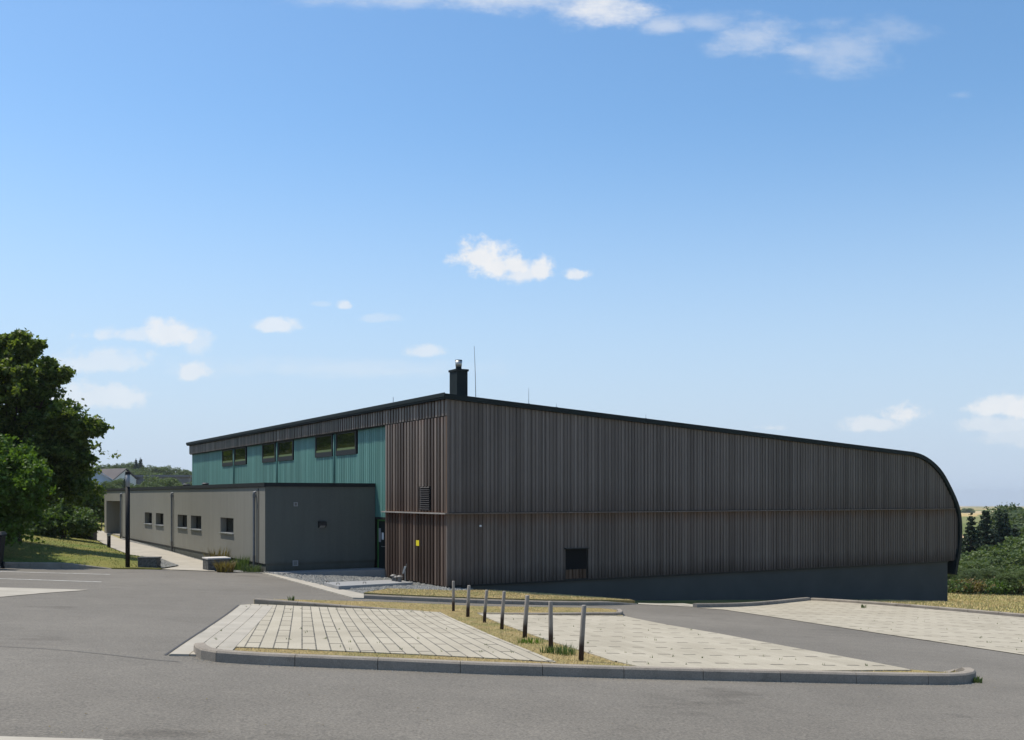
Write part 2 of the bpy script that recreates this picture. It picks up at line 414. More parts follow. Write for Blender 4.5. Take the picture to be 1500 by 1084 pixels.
def m_stucco(name, c, amt):
    t = NT(name); s = t.n('ShaderNodeSeparateXYZ'); t.l(t.tc.outputs['Object'], s.inputs[0])
    big = t.noise(.5, 5, .6); run = t.noise(1.0, 6, .7, t.map((3.2, 3.2, .22))); fine = t.noise(55, 4, .75)
    k = t.mix(1, c, t.ramp(big, [(.3, (1-amt*.6,)*3), (.7, (1+amt*.6,)*3)]), 'MULTIPLY')
    k = t.mix(1, k, t.ramp(run, [(.3, (1-amt,)*3), (.62, (1.04,)*3)]), 'MULTIPLY')
    k = t.mix(1, k, t.ramp(fine, [(.3, (.86,)*3), (.7, (1.14,)*3)]), 'MULTIPLY')
    n2 = t.noise(2.5, 4, .7); z = t.math('ADD', s.outputs[2], t.math('MULTIPLY', n2, -.5))
    k = t.mix(1, k, t.ramp(t.math('DIVIDE', t.math('ADD', z, 3.0), 1.0), [(.0, (.72, .70, .66)), (.45, (1, 1, 1))]), 'MULTIPLY')
    t.bump(fine, .6, .006); return t.done(k, .93, 0, .12)
M['stucco'] = m_stucco('grey_render', (.206, .200, .172), .07)
M['stuccoshade'] = m_stucco('grey_render_shaded', (.110, .116, .103), .07)  # grey render darkened: the front wall's shade is put into the colour
M['plinth'] = simple('slate_render', (.080, .080, .075), .9, 0, .1, .7, .15, .3, 60)
M['plinthlite'] = simple('base_concrete', (.20, .205, .195), .9, 0, .15, 2, .15)
M['fascia'] = simple('dark_green_metal', (.014, .020, .020), .6, 0, .15, 2, .15)
M['coping'] = simple('anthracite_metal', (.022, .024, .025), .6, 0, .12, 2, .15)
M['steel'] = simple('galvanised_steel', (.36, .38, .40), .42, .75, .15, 6, .5)
M['ss'] = simple('stainless_steel', (.42, .42, .40), .5, .9, .1, 6, .5)
M['ledgeshade'] = simple('ledge_sheet_shaded', (.15, .125, .105), .7, 0, .2, 3, .2)  # same ledge, colour darkened for the shaded right face
M['ledge'] = simple('ledge_sheet_sunlit', (.30, .27, .24), .55, 0, .12, 5, .4)  # same ledge, colour brightened for the sunlit left face
M['greymetal'] = simple('grey_sheet', (.14, .135, .13), .5, .4, .12, 5, .4)
M['dark'] = simple('dark_frame', (.018, .019, .019), .5, 0, .1, 5)
M['black'] = simple('black_plastic', (.008, .008, .009), .7, 0, .2, 5)
M['void'] = simple('dark_void', (.006, .006, .006), .9, 0, .1, 5)
M['void2'] = simple('louvre_fins', (.035, .03, .028), .6, 0, .1, 5)
M['wood'] = m_wood('weathered_cladding', (.092, .082, .074), (.145, .130, .119), (.235, .214, .197), .8, .15, [(-.5, .5, (.72, .66, .62), .7)], .42)
M['woodlow'] = m_wood('weathered_lower_cladding', (.098, .080, .067), (.150, .125, .107), (.230, .197, .170), .8, .15, [(-2.9, -2.3, (.45, .42, .40), .8), (-.55, -1.0, (.85, .66, .52), .8)], .42)
M['woodwarm'] = m_wood('brown_cladding', (.060, .042, .033), (.105, .080, .066), (.23, .185, .155), .36, .6, [(-.55, -1.1, (1.4, .78, .48, -.5), .6), (2.9, 2.35, (1.15, .72, .5, 2.62), .7), (-2.9, -1.6, (.6, .52, .48), .5), (-.5, .4, (.7, .58, .5), .5)], .6)
M['woodrust'] = m_wood('stained_boards', (.07, .042, .028), (.11, .068, .043), (.15, .10, .07), .7, .2)
M['teal'] = m_wood('teal_cladding', (.084, .205, .180), (.108, .255, .224), (.145, .305, .268), .5, .4, [(.0, 3.5, (.9, .92, .92), .6)])
M['post'] = m_wood('post_wood', (.13, .115, .10), (.20, .18, .16), (.28, .25, .22), .8, .2)
M['glass'] = NT('window_glass').done((.012, .014, .010), .06, 0, .5)
M['dimglass'] = NT('dim_glass').done((.030, .036, .014), .03, 0, .4)
M['green'] = simple('green_frame', (.06, .17, .05), .5, 0, .1, 4)
M['olive'] = simple('olive_sash', (.12, .16, .06), .5, 0, .1, 4)
M['white'] = simple('white_render', (.72, .73, .74), .8, 0, .06, 1)
M['yellow'] = simple('yellow_plate', (.75, .62, .03), .5, 0, .05, 3)
M['pipe'] = simple('grey_pipe', (.17, .18, .19), .5, .5, .12, 5, .4)
M['lampglass'] = simple('frosted_glass', (.27, .28, .29), .3, 0, .05, 3)
M['block'] = simple('basalt_block', (.10, .10, .095), .9, 0, .5, 14, .2, .8, 30)
M['blocktop'] = simple('block_cap', (.5, .47, .44), .85, 0, .1, 5)
M['bark'] = simple('bark', (.07, .055, .04), .9, 0, .3, 9, .2, .8, 25)
M['leafbig'] = m_leaf('tree_leaf', (.030, .050, .012), (.085, .125, .028), (.20, .24, .065), .45)
M['leafbush'] = m_leaf('bush_leaf', (.045, .085, .012), (.08, .14, .024), (.13, .21, .04), .4)
M['leafpale'] = m_leaf('pale_leaf', (.04, .07, .025), (.08, .125, .045), (.13, .18, .075), .35)
M['leafhill'] = m_leaf('hill_leaf', (.052, .078, .028), (.090, .128, .045), (.14, .18, .07), .3)
M['leafhill2'] = m_leaf('hill_leaf_grey', (.055, .080, .036), (.085, .120, .055), (.13, .165, .08), .3)
M['needle'] = m_leaf('needle', (.016, .030, .018), (.028, .048, .026), (.045, .070, .036), .1)
M['dryleaf'] = m_leaf('dry_leaf', (.10, .07, .03), (.17, .12, .05), (.22, .19, .07), .25)
M['rock'] = simple('gravel_stone', (.24, .235, .215), .9, 0, .35, 40, .2)
def m_gravel():
    t = NT('gravel'); v = t.n('ShaderNodeTexVoronoi'); v.inputs['Scale'].default_value = 16; t.l(t.tc.outputs['Object'], v.inputs[0])
    s = t.n('ShaderNodeSeparateColor'); t.l(v.outputs['Color'], s.inputs[0])
    c = t.ramp(s.outputs[0], [(0, (.14, .14, .13)), (.5, (.27, .27, .25)), (1, (.44, .44, .42))])
    c = t.mix(.8, c, t.ramp(v.outputs['Distance'], [(.2, (1, 1, 1)), (.6, (.3, .3, .3))]), 'MULTIPLY')
    t.bump(t.math('SUBTRACT', 1, v.outputs['Distance']), 1, .04); return t.done(c, .9, 0, .2)
M['gravel'] = m_gravel()
def m_terrain():
    t = NT('terrain'); s = t.n('ShaderNodeSeparateXYZ'); t.l(t.tc.outputs['Object'], s.inputs[0])
    a = t.noise(.55, 6, .65); b = t.noise(9, 5, .75)
    near = t.mix(t.ramp(a, [(.36, (0,)*3), (.66, (1,)*3)]), (.33, .27, .115), (.16, .175, .05))
    near = t.mix(1, near, t.ramp(b, [(.25, (.55,)*3), (.5, (1,)*3), (.75, (1.35,)*3)]), 'MULTIPLY')
    v = t.n('ShaderNodeTexVoronoi'); v.inputs['Scale'].default_value = 1; t.l(t.map((.004, .0036, .0), .3, (3.3, .4, 0)), v.inputs[0])
    sc = t.n('ShaderNodeSeparateColor'); t.l(v.outputs['Color'], sc.inputs[0])
    r = t.n('ShaderNodeValToRGB'); r.color_ramp.interpolation = 'CONSTANT'; t.l(sc.outputs[0], r.inputs[0])
    e = r.color_ramp.elements
    stops = [(0, (.42, .31, .14)), (.28, (.13, .15, .05)), (.42, (.36, .26, .15)), (.62, (.17, .18, .07)), (.76, (.40, .33, .19))]
    while len(e) < 5: e.new(.5)
    for x, (p, c) in zip(e, stops): x.position = p; x.color = (*c, 1)
    fm = t.n('ShaderNodeMapRange'); t.l(s.outputs[1], fm.inputs[0]); fm.inputs[1].default_value = 240; fm.inputs[2].default_value = 330
    c = t.mix(fm.outputs[0], near, r.outputs[0])
    t.bump(b, .8, .05); return t.done(c, .95, 0, .05)
M['terrain'] = m_terrain()

# ------------------------------------------------------------------ ground sheet to the horizon
def axis(lim, n, k):
    i = np.linspace(-1, 1, 2*n+1); return np.sinh(i*k)/math.sinh(k)*lim
def build_terrain():
    xs = axis(9000, 110, 7.6); ys = np.r_[np.linspace(-400, -20, 8), np.arange(-14, 70, 2.5), 70+ (np.exp(np.linspace(0, 1, 70)*5.0)-1)/(math.exp(5.0)-1)*8930]
    X, Y = np.meshgrid(xs, ys); Z = H - Dn(X, Y) - .06
    ny, nx = X.shape; V = np.c_[X.ravel(), Y.ravel(), Z.ravel()]
    idx = np.arange(nx*ny).reshape(ny, nx)
    Fq = np.stack([idx[:-1, :-1], idx[:-1, 1:], idx[1:, 1:], idx[1:, :-1]], -1).reshape(-1, 4)
    me = bpy.data.meshes.new('ground'); me.from_pydata(V.tolist(), [], Fq.tolist()); me.materials.append(M['terrain']); me.shade_smooth()
    o = bpy.data.objects.new('ground', me); col.objects.link(o); tag(o, kind='structure')
build_terrain()

# paved levels -------------------------------------------------------------------------
K_FRONT_PX = [(283,957),(288,964),(303,968.5),(330,971),(400,975),(488,978.5),(600,983),(700,987.5),(819,991),(920,994),(1024,996.5),(1122,998.6),(1216,1000.7),(1308,1002.5),(1385,1003.3),(1412,1002.5),(1428,999),(1431,995)]
KF = [G(u, v) for u, v in K_FRONT_PX]
tip = [(1424,991.5),(1408,988),(1392,986.5),(1350,988)]
KFT = KF + [G(u, v) for u, v in tip]
_EL = [G(247.5,960), G(352,887)]
def island_off(X, Y):
    a = .03+.055*np.clip(1-polyclip_dist(KF, X, Y)/9, 0, 1)
    return a*sstep(0, 5, polyclip_dist(_EL, X, Y)) + .006
asph = [(-60, -12), (60, -12), (60, 24), (34, 24), G(1620,913), G(1500,903.5), G(1189,878.5), G(1021,889), G(935,885), G(860,886), G(700,883), G(533,876), G(470,863), G(384,840), G(315,837), G(240,834.5), G(163,833.5), G(0,832), G(-200,829.5), (-60, 38)]
drape('asphalt_road', asph, M['asphalt'], 0.0, 1.0, kind='structure')
ANG = math.atan2(.205, 1.0)
M['pavL'] = m_paving('grooved_paving', -ANG, line=.95, lw=.05)
M['pavR'] = m_paving('filled_paving', -ANG, line=.10, lw=.05)
def Gi(u, v):   # on island surface
    x, y = G(u, v)
    for _ in range(3): x, y = G(u, v, float(island_off(np.array(x), np.array(y))))
    return (x, y)
isl = offset_line(KF, .14)
gp = isl[1:] + [Gi(1392,985), Gi(1352,986), Gi(1323,980), Gi(1186,954.2), Gi(1050,928.5), Gi(913,903), Gi(908,894), Gi(880,891), Gi(800,889.3), Gi(700,888), Gi(655,885.5), Gi(560,881.5), Gi(450,878.8), Gi(372,877.5), Gi(372,885), Gi(340,905), Gi(290,945)]
drape('verge', gp, M['grass'], island_off, .5, skirt=.1, kind='structure')
pl = [(247.5,960),(352,887),(372,885.5),(450,889),(530,892.4),(600,895),(645,897.5),(690,918),(740,940),(815,971),(740,966.5),(607,959.5),(440,952),(303,947),(292,950),(286,955),(283,960)]
pavl = [Gi(u, v) for u, v in pl]
drape('paving', pavl, M['pavL'], lambda X, Y: island_off(X, Y)+.014, .5, skirt=.06, kind='structure')
pm = [(700,899.5),(753,921),(815,943),(897,969),(935,977.5),(1050,983.5),(1200,984),(1300,983),(1335,983),(1323,980),(1186,954.2),(1050,928.5),(913,903),(800,902),(720,900.5)]
pavm = [Gi(u, v) for u, v in pm]
drape('paving', pavm, M['pavR'], lambda X, Y: island_off(X, Y)+.016, .5, skirt=.05, kind='structure')
# pale edging course along the left side of the paving
eA = [Gi(247.5,960), Gi(352,887)]; 
def strip(name, line, w, mat, off, side=1, **k):
    a = line; b = offset_line(line, w*side); return drape(name, a + b[::-1], mat, off, .5, **k)
t_ = lambda e: (lambda X, Y: island_off(X, Y)+e)
for k in range(3):
    a = offset_line(eA, -(.02+k*.235)); strip('edging', a, .22, M['concrete'], t_(.019+k*.0), -1, skirt=.09, kind='structure')
pr = [G(1021,890.5,.01), G(1060,893.5), G(1500,960), G(1620,978), (34, 24.0), G(1620,914), G(1500,905), G(1189,880)]
drape('paving', pr, M['pavR'], .012, .6, kind='structure')
# left parking: pale paved wedge, painted lines
drape('paving', [G(-260,855), G(0,861), G(130,864.6), G(60,869.5), G(0,875), G(-260,898)], M['concrete'], .01, .6, kind='structure')
def line_px(a, b, w, mat, name):
    A, B = G(*a), G(*b); return strip(name, [A, B], w, mat, .01, 1, kind='structure')
line_px((-60,836), (160,842), .11, M['paint'], 'bay_line'); line_px((-60,846.5), (147,853), .11, M['paint'], 'bay_line')
strip('tar_seam', [G(-40,945), G(0,947.5), G(60,950.5), G(100,953.5), G(160,959.5), G(215,966), G(262,970)], .018, M['tar'], .006, 1, kind='structure')
drape('paving', [G(-80,1079), G(0,1080.6), G(150,1084.9), (-2.0, 6.2), (-9, 6.2)], M['concrete'], .012, .5, kind='structure')
# dark strip laid where the paving meets the asphalt
strip('tar_seam', [G(244,960), G(350,886.5)], .03, M['tar'], .006, 1, kind='structure')

kerb('kerb', KFT, M['kerb'], .135, .14, .98, .007, 1, lambda t: .13 if t < .93 else max(.02, .13-(t-.93)*3.2))
kerb('kerb', [Gi(372,885), Gi(450,888.3), Gi(530,891.7), Gi(600,894.3), Gi(645,896.5)], M['kerb'], .1, .12, 1.0, .008, 1, lambda t: .115*(1-t)+.02)
kerb('kerb', [Gi(700,899), Gi(800,901), Gi(860,901.5), Gi(908,902), Gi(914,899.5), Gi(910,896)], M['kerb'], .1, .12, 1.0, .008, 1, lambda t: .05+.06*min(1, t*1.6))
kerb('kerb', [G(533,877), G(600,880), G(700,884), G(800,886.5), G(860,887), G(900,886.6), G(935,885.5)], M['kerb'], .12, .14, 1.0, .008, 1, lambda t: .105 if t < .8 else .105-(t-.8)*.42)
kerb('kerb', [G(1021,890), G(1187,880)], M['kerb'], .12, .14, 1.0, .008, 1)
kerb('kerb', [G(1187,880), G(1500,904.5), G(1640,915)], M['kerb'], .10, .16, 1.0, .008, 1)
kerb('kerb', [G(-200,829.5), G(0,832), G(90,832.5), G(130,833), G(163,833.5)], M['kerb'], .12, .12, 1.0, .008, 1, lambda t: .2 if t < .8 else .2-(t-.8)*.9)
drape('edging', [G(384,840), G(400,841.5), G(503,865), G(533,871.5), G(533,877.5), G(517,877), G(470,864)], M['concrete'], .03, .5, skirt=.08, kind='structure')
drape('edging', [G(935,885.5), G(1000,886), G(1021,889.5), G(1021,886.5), G(1000,884), G(935,883.8)], M['concrete'], .012, .5, kind='structure')
# gravel bed and grass in front of the corner
gr = [G(405,843), G(500,865), G(533,871.3), G(570,866.5), G(640,868), G(662,869), (-1.2, 34.2), (-4.6, 39.6), (-8.9, 36.7)]
drape('gravel', gr, M['gravel'], .02, .5, kind='structure')
g2 = [G(533,871.7), G(600,875), G(700,879), G(800,881.5), G(860,882), G(930,883), (3.2, 34.6), (-.6, 33.2), G(662,868.5), G(640,867.5), G(570,865.5)]
drape('verge', g2, M['grass'], .07, .5, skirt=.1, kind='structure')
# path along the flat wing
path = [G(236,834.5), G(315,837.5), G(302,823.5), G(250,808.5), G(216,800), G(190,794), G(176,789.5), G(150,778), G(118,768), G(100,768), G(118,778), G(138,789), G(160,801.5), G(190,813), G(234,819), G(262,830)]
drape('path', path, M['concrete'], .02, .8, kind='structure')
lawn_px = [(-200,829), (0,831.3), (90,831.8), (163,832.8), (203,833.3), (236,834), (250,830), (234,820), (190,814), (160,802.5), (138,790), (118,779), (100,770)]
lawn = [G(u, v) for u, v in lawn_px] + [(-34, 74), (-58, 74), (-58, 38)]
lawn_edge = lawn[:13]
def lawn_off(X, Y):
    d = polyclip_dist(lawn_edge, X, Y); return .03 + 1.0*(1-np.exp(-(d/6.5)**1.6)) + .1*(1-np.exp(-d/.6))*(X < -14.5)
drape('lawn', lawn, M['lawn'], lawn_off, .8, skirt=.1, kind='structure')
drape('gravel', [G(236,834), G(262,829.5), G(236,819.5), G(205,816), G(215,822)], M['gravel'], .05, .6, kind='structure')
bed = [G(322,838), G(384,840), (-8.9, 36.75), (-23.5, 61.6), G(176,789), G(190,793.5), G(216,799.5), G(250,808), G(302,822.5)]
drape('gravel', bed, M['gravel'], .015, .8, kind='structure')

# ------------------------------------------------------------------ hall
C0 = Vector((-2.1, 33.2)); RZ = math.atan2(.506, .8625)
ex = Vector((math.cos(RZ), math.sin(RZ))); ey = Vector((-math.sin(RZ), math.cos(RZ)))
def on_y(u, y=0):   # local x where photo column u meets the plane local y
    k = (u-CU)/F; p = C0 + ey*y      # (p.x + ex.x t) = k (p.y + ex.y t)
    return (k*p.y - p.x)/(ex.x - k*ex.y)
def on_x(u, x=0):
    k = (u-CU)/F; p = C0 + ex*x
    return (k*p.y - p.x)/(ey.x - k*ey.y)
def zz(v, x, y):    # height relative to eye, local coordinates
    p = C0 + ex*x + ey*y; return (CV-v)/F*p.y
hall = empty('sports_hall', (C0.x, C0.y, H), RZ, label='large hall clad in dark weathered boards with teal side wall and rounded right end', cat='building')
YB = 35.7; ZT = 3.32
prof = [(0.0, ZT)]
for u, v in [(1335,662),(1350.6,667),(1366,677.5),(1379,692),(1391,713.5),(1401,736),(1405.5,754.5),(1407,779.6),(1405.5,805),(1402,823.6),(1399,842)]:
    x = on_y(u); prof.append((x, zz(v, x, 0)))
def top_at(x, drop=0):
    for (a, b) in zip(prof, prof[1:]):
        if a[0] <= x <= b[0]: return a[1] + (b[1]-a[1])*(x-a[0])/(b[0]-a[0]) - drop
    return prof[0][1]-drop if x < 0 else None
ZL, ZBOT = -.555, -2.90
xr_full = max(p[0] for p in prof)
# inner curve for the cladding's edge
def offs(pr, d):
    out = []
    for i, p in enumerate(pr):
        a = Vector(pr[max(i-1, 0)]); b = Vector(pr[min(i+1, len(pr)-1)]); t = (b-a).normalized(); n = Vector((t.y, -t.x))
        out.append((p[0]+n.x*d*1.0, p[1]+n.y*d*1.0))
    return out
# smoother profile
def smooth(pr, n=3):
    pts = [Vector(p) for p in pr]; out = [pts[0]]
    for i in range(1, len(pts)-1):
        for k in range(n):
            t = k/n; p0 = pts[i-1] if i > 1 else pts[1] + (pts[0]-pts[1]).normalized()*(pts[2]-pts[1]).length; p1 = pts[i]; p2 = pts[i+1]; p3 = pts[min(i+2, len(pts)-1)]
            out.append(.5*((2*p1)+(p2-p0)*t+(2*p0-5*p1+4*p2-p3)*t*t+(3*p1-p0-3*p2+p3)*t**3))
    out.append(pts[-1]); return [(p.x, p.y) for p in out]
prof = smooth(prof)
# roof shell
inner = offs(prof, .17); inner[0] = (-.0, ZT-.17)
shell = MB(); outer = [(-.14, ZT+.008)] + prof[1:]; inn = [(-.14, ZT-.162)] + inner[1:]
n_ = len(outer)
for i in range(n_-1):
    q = [outer[i], outer[i+1], inn[i+1], inn[i]]
    b = len(shell.v); shell.v += [(x, -.10, z) for x, z in q] + [(x, YB+.1, z) for x, z in q]
    shell.f += [(b, b+1, b+2, b+3), (b+7, b+6, b+5, b+4), (b, b+4, b+5, b+1), (b+3, b+2, b+6, b+7)]
    if i == 0: shell.f.append((b, b+3, b+7, b+4))
    if i == n_-2: shell.f.append((b+1, b+5, b+6, b+2))
roof = shell.build('roof', M['fascia'], hall); 
trim = MB(); trim.box(-.175, -.143, -.13, YB+.13, ZT-.10, ZT+.03); trim.build('roof_edge', M['fascia'], roof)
# core: closed body behind the cladding
zi = lambda x: top_at2(x)
PI_ = inner
def inner_top(x):
    best = None
    for (a, b) in zip(PI_, PI_[1:]):
        if min(a[0], b[0])-1e-6 <= x <= max(a[0], b[0])+1e-6 and abs(b[0]-a[0]) > 1e-6:
            z = a[1] + (b[1]-a[1])*(x-a[0])/(b[0]-a[0]); best = z if best is None else max(best, z)
    return best
def inner_low(x):
    lows = []
    for (a, b) in zip(PI_, PI_[1:]):
        if min(a[0], b[0])-1e-6 <= x <= max(a[0], b[0])+1e-6 and abs(b[0]-a[0]) > 1e-6:
            lows.append(a[1] + (b[1]-a[1])*(x-a[0])/(b[0]-a[0]))
    return min(lows) if len(lows) > 1 else ZBOT
body_poly = [(.5, ZBOT)] + [(.5, inner_top(.5)-.02)] + [(x, z-.0) for x, z in PI_[1:] if z > ZBOT]
body_poly = body_poly + [(PI_[-1][0]-.2, ZBOT)]
MB().prism(body_poly, .06, YB).build('inner_wall', M['dark'], hall)
# plinth
xp = on_y(1388, .1)
MB().box(.62, xp, .10, YB-.1, -5.6, ZBOT+.01).build('plinth', M['plinth'], hall)
def boards_R(m, x0, x1, zlo, zhi, y0=.05, pitch=.146, wb=.058, jit=.004, holes=()):
    """board-on-board cladding on a face looking to -y"""
    x = x0; k = 0
    while x < x1-.03:
        for (a, b, d) in ((x, min(x+wb, x1), .052), (min(x+wb, x1), min(x+pitch, x1), .024)):
            if b-a < .01: continue
            e = random.uniform(-jit, jit); xm = (a+b)/2
            zl = zlo(xm) if callable(zlo) else zlo; zt0 = zhi(a); zt1 = zhi(b-.003)
            if zt0 is None or zt1 is None: continue
            spans = [(zl, zt0, zt1)]
            for (hx0, hx1, hz0, hz1) in holes:
                if b > hx0 and a < hx1: spans = [(zl, hz0, hz0), (hz1, zt0, zt1)]
            for (za, t0, t1) in spans:
                if min(t0, t1)-za < .03: continue
                m.hexa([(a+.002, y0-d-e, za), (b-.002, y0-d-e, za), (b-.002, y0, za), (a+.002, y0, za)],
                       [(a+.002, y0-d-e, t0), (b-.002, y0-d-e, t1), (b-.002, y0, t1), (a+.002, y0, t0)])
        x += pitch
def boards_L(m, ya, yb, zlo, zhi, x0=0., pitch=.24, wb=.135, jit=.006, holes=(), d1=.075, d2=.012):
    """the same on a face looking to -x"""
    y = ya
    while y < yb-.02:
        for (a, b, d) in ((y, min(y+wb, yb), d1), (min(y+wb, yb), min(y+pitch, yb), d2)):
            if b-a < .01: continue
            e = random.uniform(-jit, jit); spans = [(zlo, zhi)]
            for (hy0, hy1, hz0, hz1) in holes:
                if b > hy0 and a < hy1: spans = [s for s in ((zlo, hz0), (hz1, zhi))]
            for (za, zb) in spans:
                if zb-za > .02: m.box(x0-d-e, x0, a+.002, b-.002, za, zb)
        y += pitch
hx0, hx1 = on_y(828.7), on_y(859.3); hz0, hz1 = zz(834.7, hx0, 0), zz(804.5, hx0, 0)
m = MB(); boards_R(m, .0, xr_full-.19, ZL+.03, lambda x: inner_top(x) and (inner_top(x) if inner_top(x) > ZL+.06 else None)); m.build('upper_cladding', M['wood'], hall)
m = MB(); boards_R(m, .0, xr_full-.19, lambda x: max(ZBOT, inner_low(x)), lambda x: inner_top(x) and min(ZL-.03, inner_top(x)), holes=[(hx0, hx1, hz0-.32, hz1)])
m.build('lower_cladding', M['woodlow'], hall)
m = MB(); m.box(-.10, 25.5, -.075, .045, ZL-.028, ZL+.012); m.build('ledge', M['ledgeshade'], hall)
m = MB(); m.box(.56, xp-.02, .035, .12, ZBOT-.06, ZBOT-.004); m.build('drip_strip', M['dark'], hall)
# dark opening on the right face
wnd = MB().box(hx0, hx1, .02, .058, hz0, hz1).build('service_opening', M['void'], hall)
MB().box(hx0-.06, hx1+.06, -.10, .02, hz1+.002, hz1+.035).build('flashing', M['dark'], wnd)
m = MB(); boards_R(m, hx0, hx1, hz0-.32, lambda x: hz0-.0, .05); m.build('stained_boards', M['woodrust'], hall)
# left-hand face: projecting board-clad box
YBX = on_x(565, .06)
lv = (on_x(629.3), on_x(614.7), zz(747, 0, on_x(622)), zz(712.5, 0, on_x(622)))
m = MB(); boards_L(m, .10, YBX, ZL+.03, 2.60, .075, holes=[(lv[0], lv[1], lv[2], lv[3])]); m.build('upper_side_cladding', M['woodwarm'], hall)
m = MB(); boards_L(m, .10, YBX, -2.93, ZL-.03, .075); m.build('lower_side_cladding', M['woodwarm'], hall)
MB().box(.076, .75, .065, YBX-.01, -3.4, 2.62).build('side_wall', M['dark'], hall)
MB().box(-.002, .07, .01, .098, -2.93, 2.62).build('corner_board', M['woodlow'], hall)
MB().box(-.12, .07, -.05, YBX+.02, ZL-.029, ZL+.013).build('ledge', M['ledge'], hall)
# upper band under the roof edge
m = MB(); boards_L(m, .0, YB, 2.63, ZT-.165, .045, d1=.06, d2=.028); m.build('eaves_cladding', M['woodwarm'], hall)
MB().box(.046, .5, .06, YB, 2.60, ZT-.17).build('eaves_back', M['dark'], hall)
# louvre
lf = MB(); lf.box(.03, .074, lv[0], lv[1], lv[2], lv[3]); lo_ = lf.build('louvre', M['void'], hall)
m = MB(); nl = 11
for i in range(nl):
    z0 = lv[2] + (lv[3]-lv[2])*(i+.2)/nl; hgt = (lv[3]-lv[2])/nl
    m.hexa([(-.02, lv[0]+.02, z0), (.028, lv[0]+.02, z0+hgt*.55), (.028, lv[1]-.02, z0+hgt*.55), (-.02, lv[1]-.02, z0)],
           [(-.02, lv[0]+.02, z0+.012), (.028, lv[0]+.02, z0+hgt*.55+.012), (.028, lv[1]-.02, z0+hgt*.55+.012), (-.02, lv[1]-.02, z0+.012)])
m.build('slats', M['void2'], lo_)
# teal wall with windows
XT = .20
def win_y(u): return on_x(u, XT)
pairs = [(464,488.8,670,'w'),(494,523.5,666,'w'),(386,405,677,'w'),(409,431,674.5,'w'),(327,343,682.7,'w'),(345,362,681,'w')]
holes = []; wins = []
for (u0, u1, vb, _) in pairs:
    ya, yb = win_y(u1), win_y(u0); zb = zz(vb, XT, (ya+yb)/2); wins.append((ya, yb, zb)); 
zb_all = sum(w[2] for w in wins)/len(wins)
for (ya, yb, zb) in wins: holes.append((ya-.0, yb+.0, zb_all, 2.599))
m = MB(); boards_L(m, YBX, YB, -.78, 2.595, XT, pitch=.2, wb=.16, jit=.002, holes=holes, d1=.035, d2=.012); m.build('teal_cladding', M['teal'], hall)
m = MB()
m.box(XT+.002, XT+.3, YBX, YB, -.70, 2.59); m.build('teal_backing', M['dark'], hall)
MB().box(XT-.05, XT+.001, YBX, YBX+1.5, -.86, -.785).build('flashing', M['dark'], hall)
for (ya, yb, zb) in wins:
    f = MB(); zb = zb_all; t = .09; x0, x1 = XT-.075, XT-.0
    f.box(x0, x1, ya, yb, zb, zb+.2); f.box(x0, x1, ya, yb, 2.54, 2.597); f.box(x0, x1, ya, ya+t, zb+.2, 2.54); f.box(x0, x1, yb-t, yb, zb+.2, 2.54)
    fo = f.build('window', M['dark'], hall)
    MB().box(XT-.045, XT-.01, ya+t, yb-t, zb+.2, 2.54).build('pane', M['dimglass'], fo)
    MB().box(XT-.058, XT-.046, ya+t, yb-t, zb+.20, zb+.29).build('sash', M['olive'], fo)
# rain pipes on the teal wall
for u in (491.3, 407.3, 344):
    y = win_y(u); m = MB(); m.tube([(XT-.07, y, .2), (XT-.07, y, 2.55)], .028, 8); m.build('rain_pipe', M['teal'], hall, smooth=True)
# door
dy0, dy1 = YBX+.30, 6.24; dx = .235
dz0 = -2.72
MB().box(dx+.045, dx+.1, YBX, YBX+1.6, -2.8, -.71).build('door_wall', M['dark'], hall)
dr = MB().box(dx, dx+.04, dy0, dy1, dz0, -.93).build('door', M['fascia'], hall)
m = MB(); m.box(dx-.03, dx-.002, dy0-.02, dy0+.055, dz0, -.93); m.box(dx-.03, dx-.002, dy1-.06, dy1+.02, dz0, -.93); m.box(dx-.03, dx-.002, dy0-.02, dy1+.02, -.928, -.84)
m.build('door_frame', M['green'], hall)
MB().box(dx-.01, dx-.001, dy0+.55, dy0+.85, -1.72, -1.2).build('door_glass', M['lampglass'], dr)
MB().box(dx-.012, dx-.002, dy0+.28, dy0+.45, -1.62, -1.36).build('notice', M['white'], dr)
m = MB(); m.tube([(dx-.01, dy0+.13, -1.87), (dx-.08, dy0+.13, -1.87), (dx-.08, dy0+.3, -1.87)], .014, 8); m.build('handle', M['ss'], dr)
# yellow plate and small lamp
yy = on_x(611.7); MB().box(-.005, .018, yy-.12, yy+.12, zz(799.5, 0, yy), zz(791.5, 0, yy)).build('warning_plate', M['yellow'], hall)
x_ = on_y(703); MB().box(x_-.03, x_+.03, -.06, -.012, zz(771.5, x_, 0), zz(769, x_, 0)).build('wall_sensor', M['white'], hall)
# back and hidden side
MB().box(XT+.31, .9, YBX+1.6, YB-.02, -3.2, -.69).build('lower_wall', M['plinth'], hall)
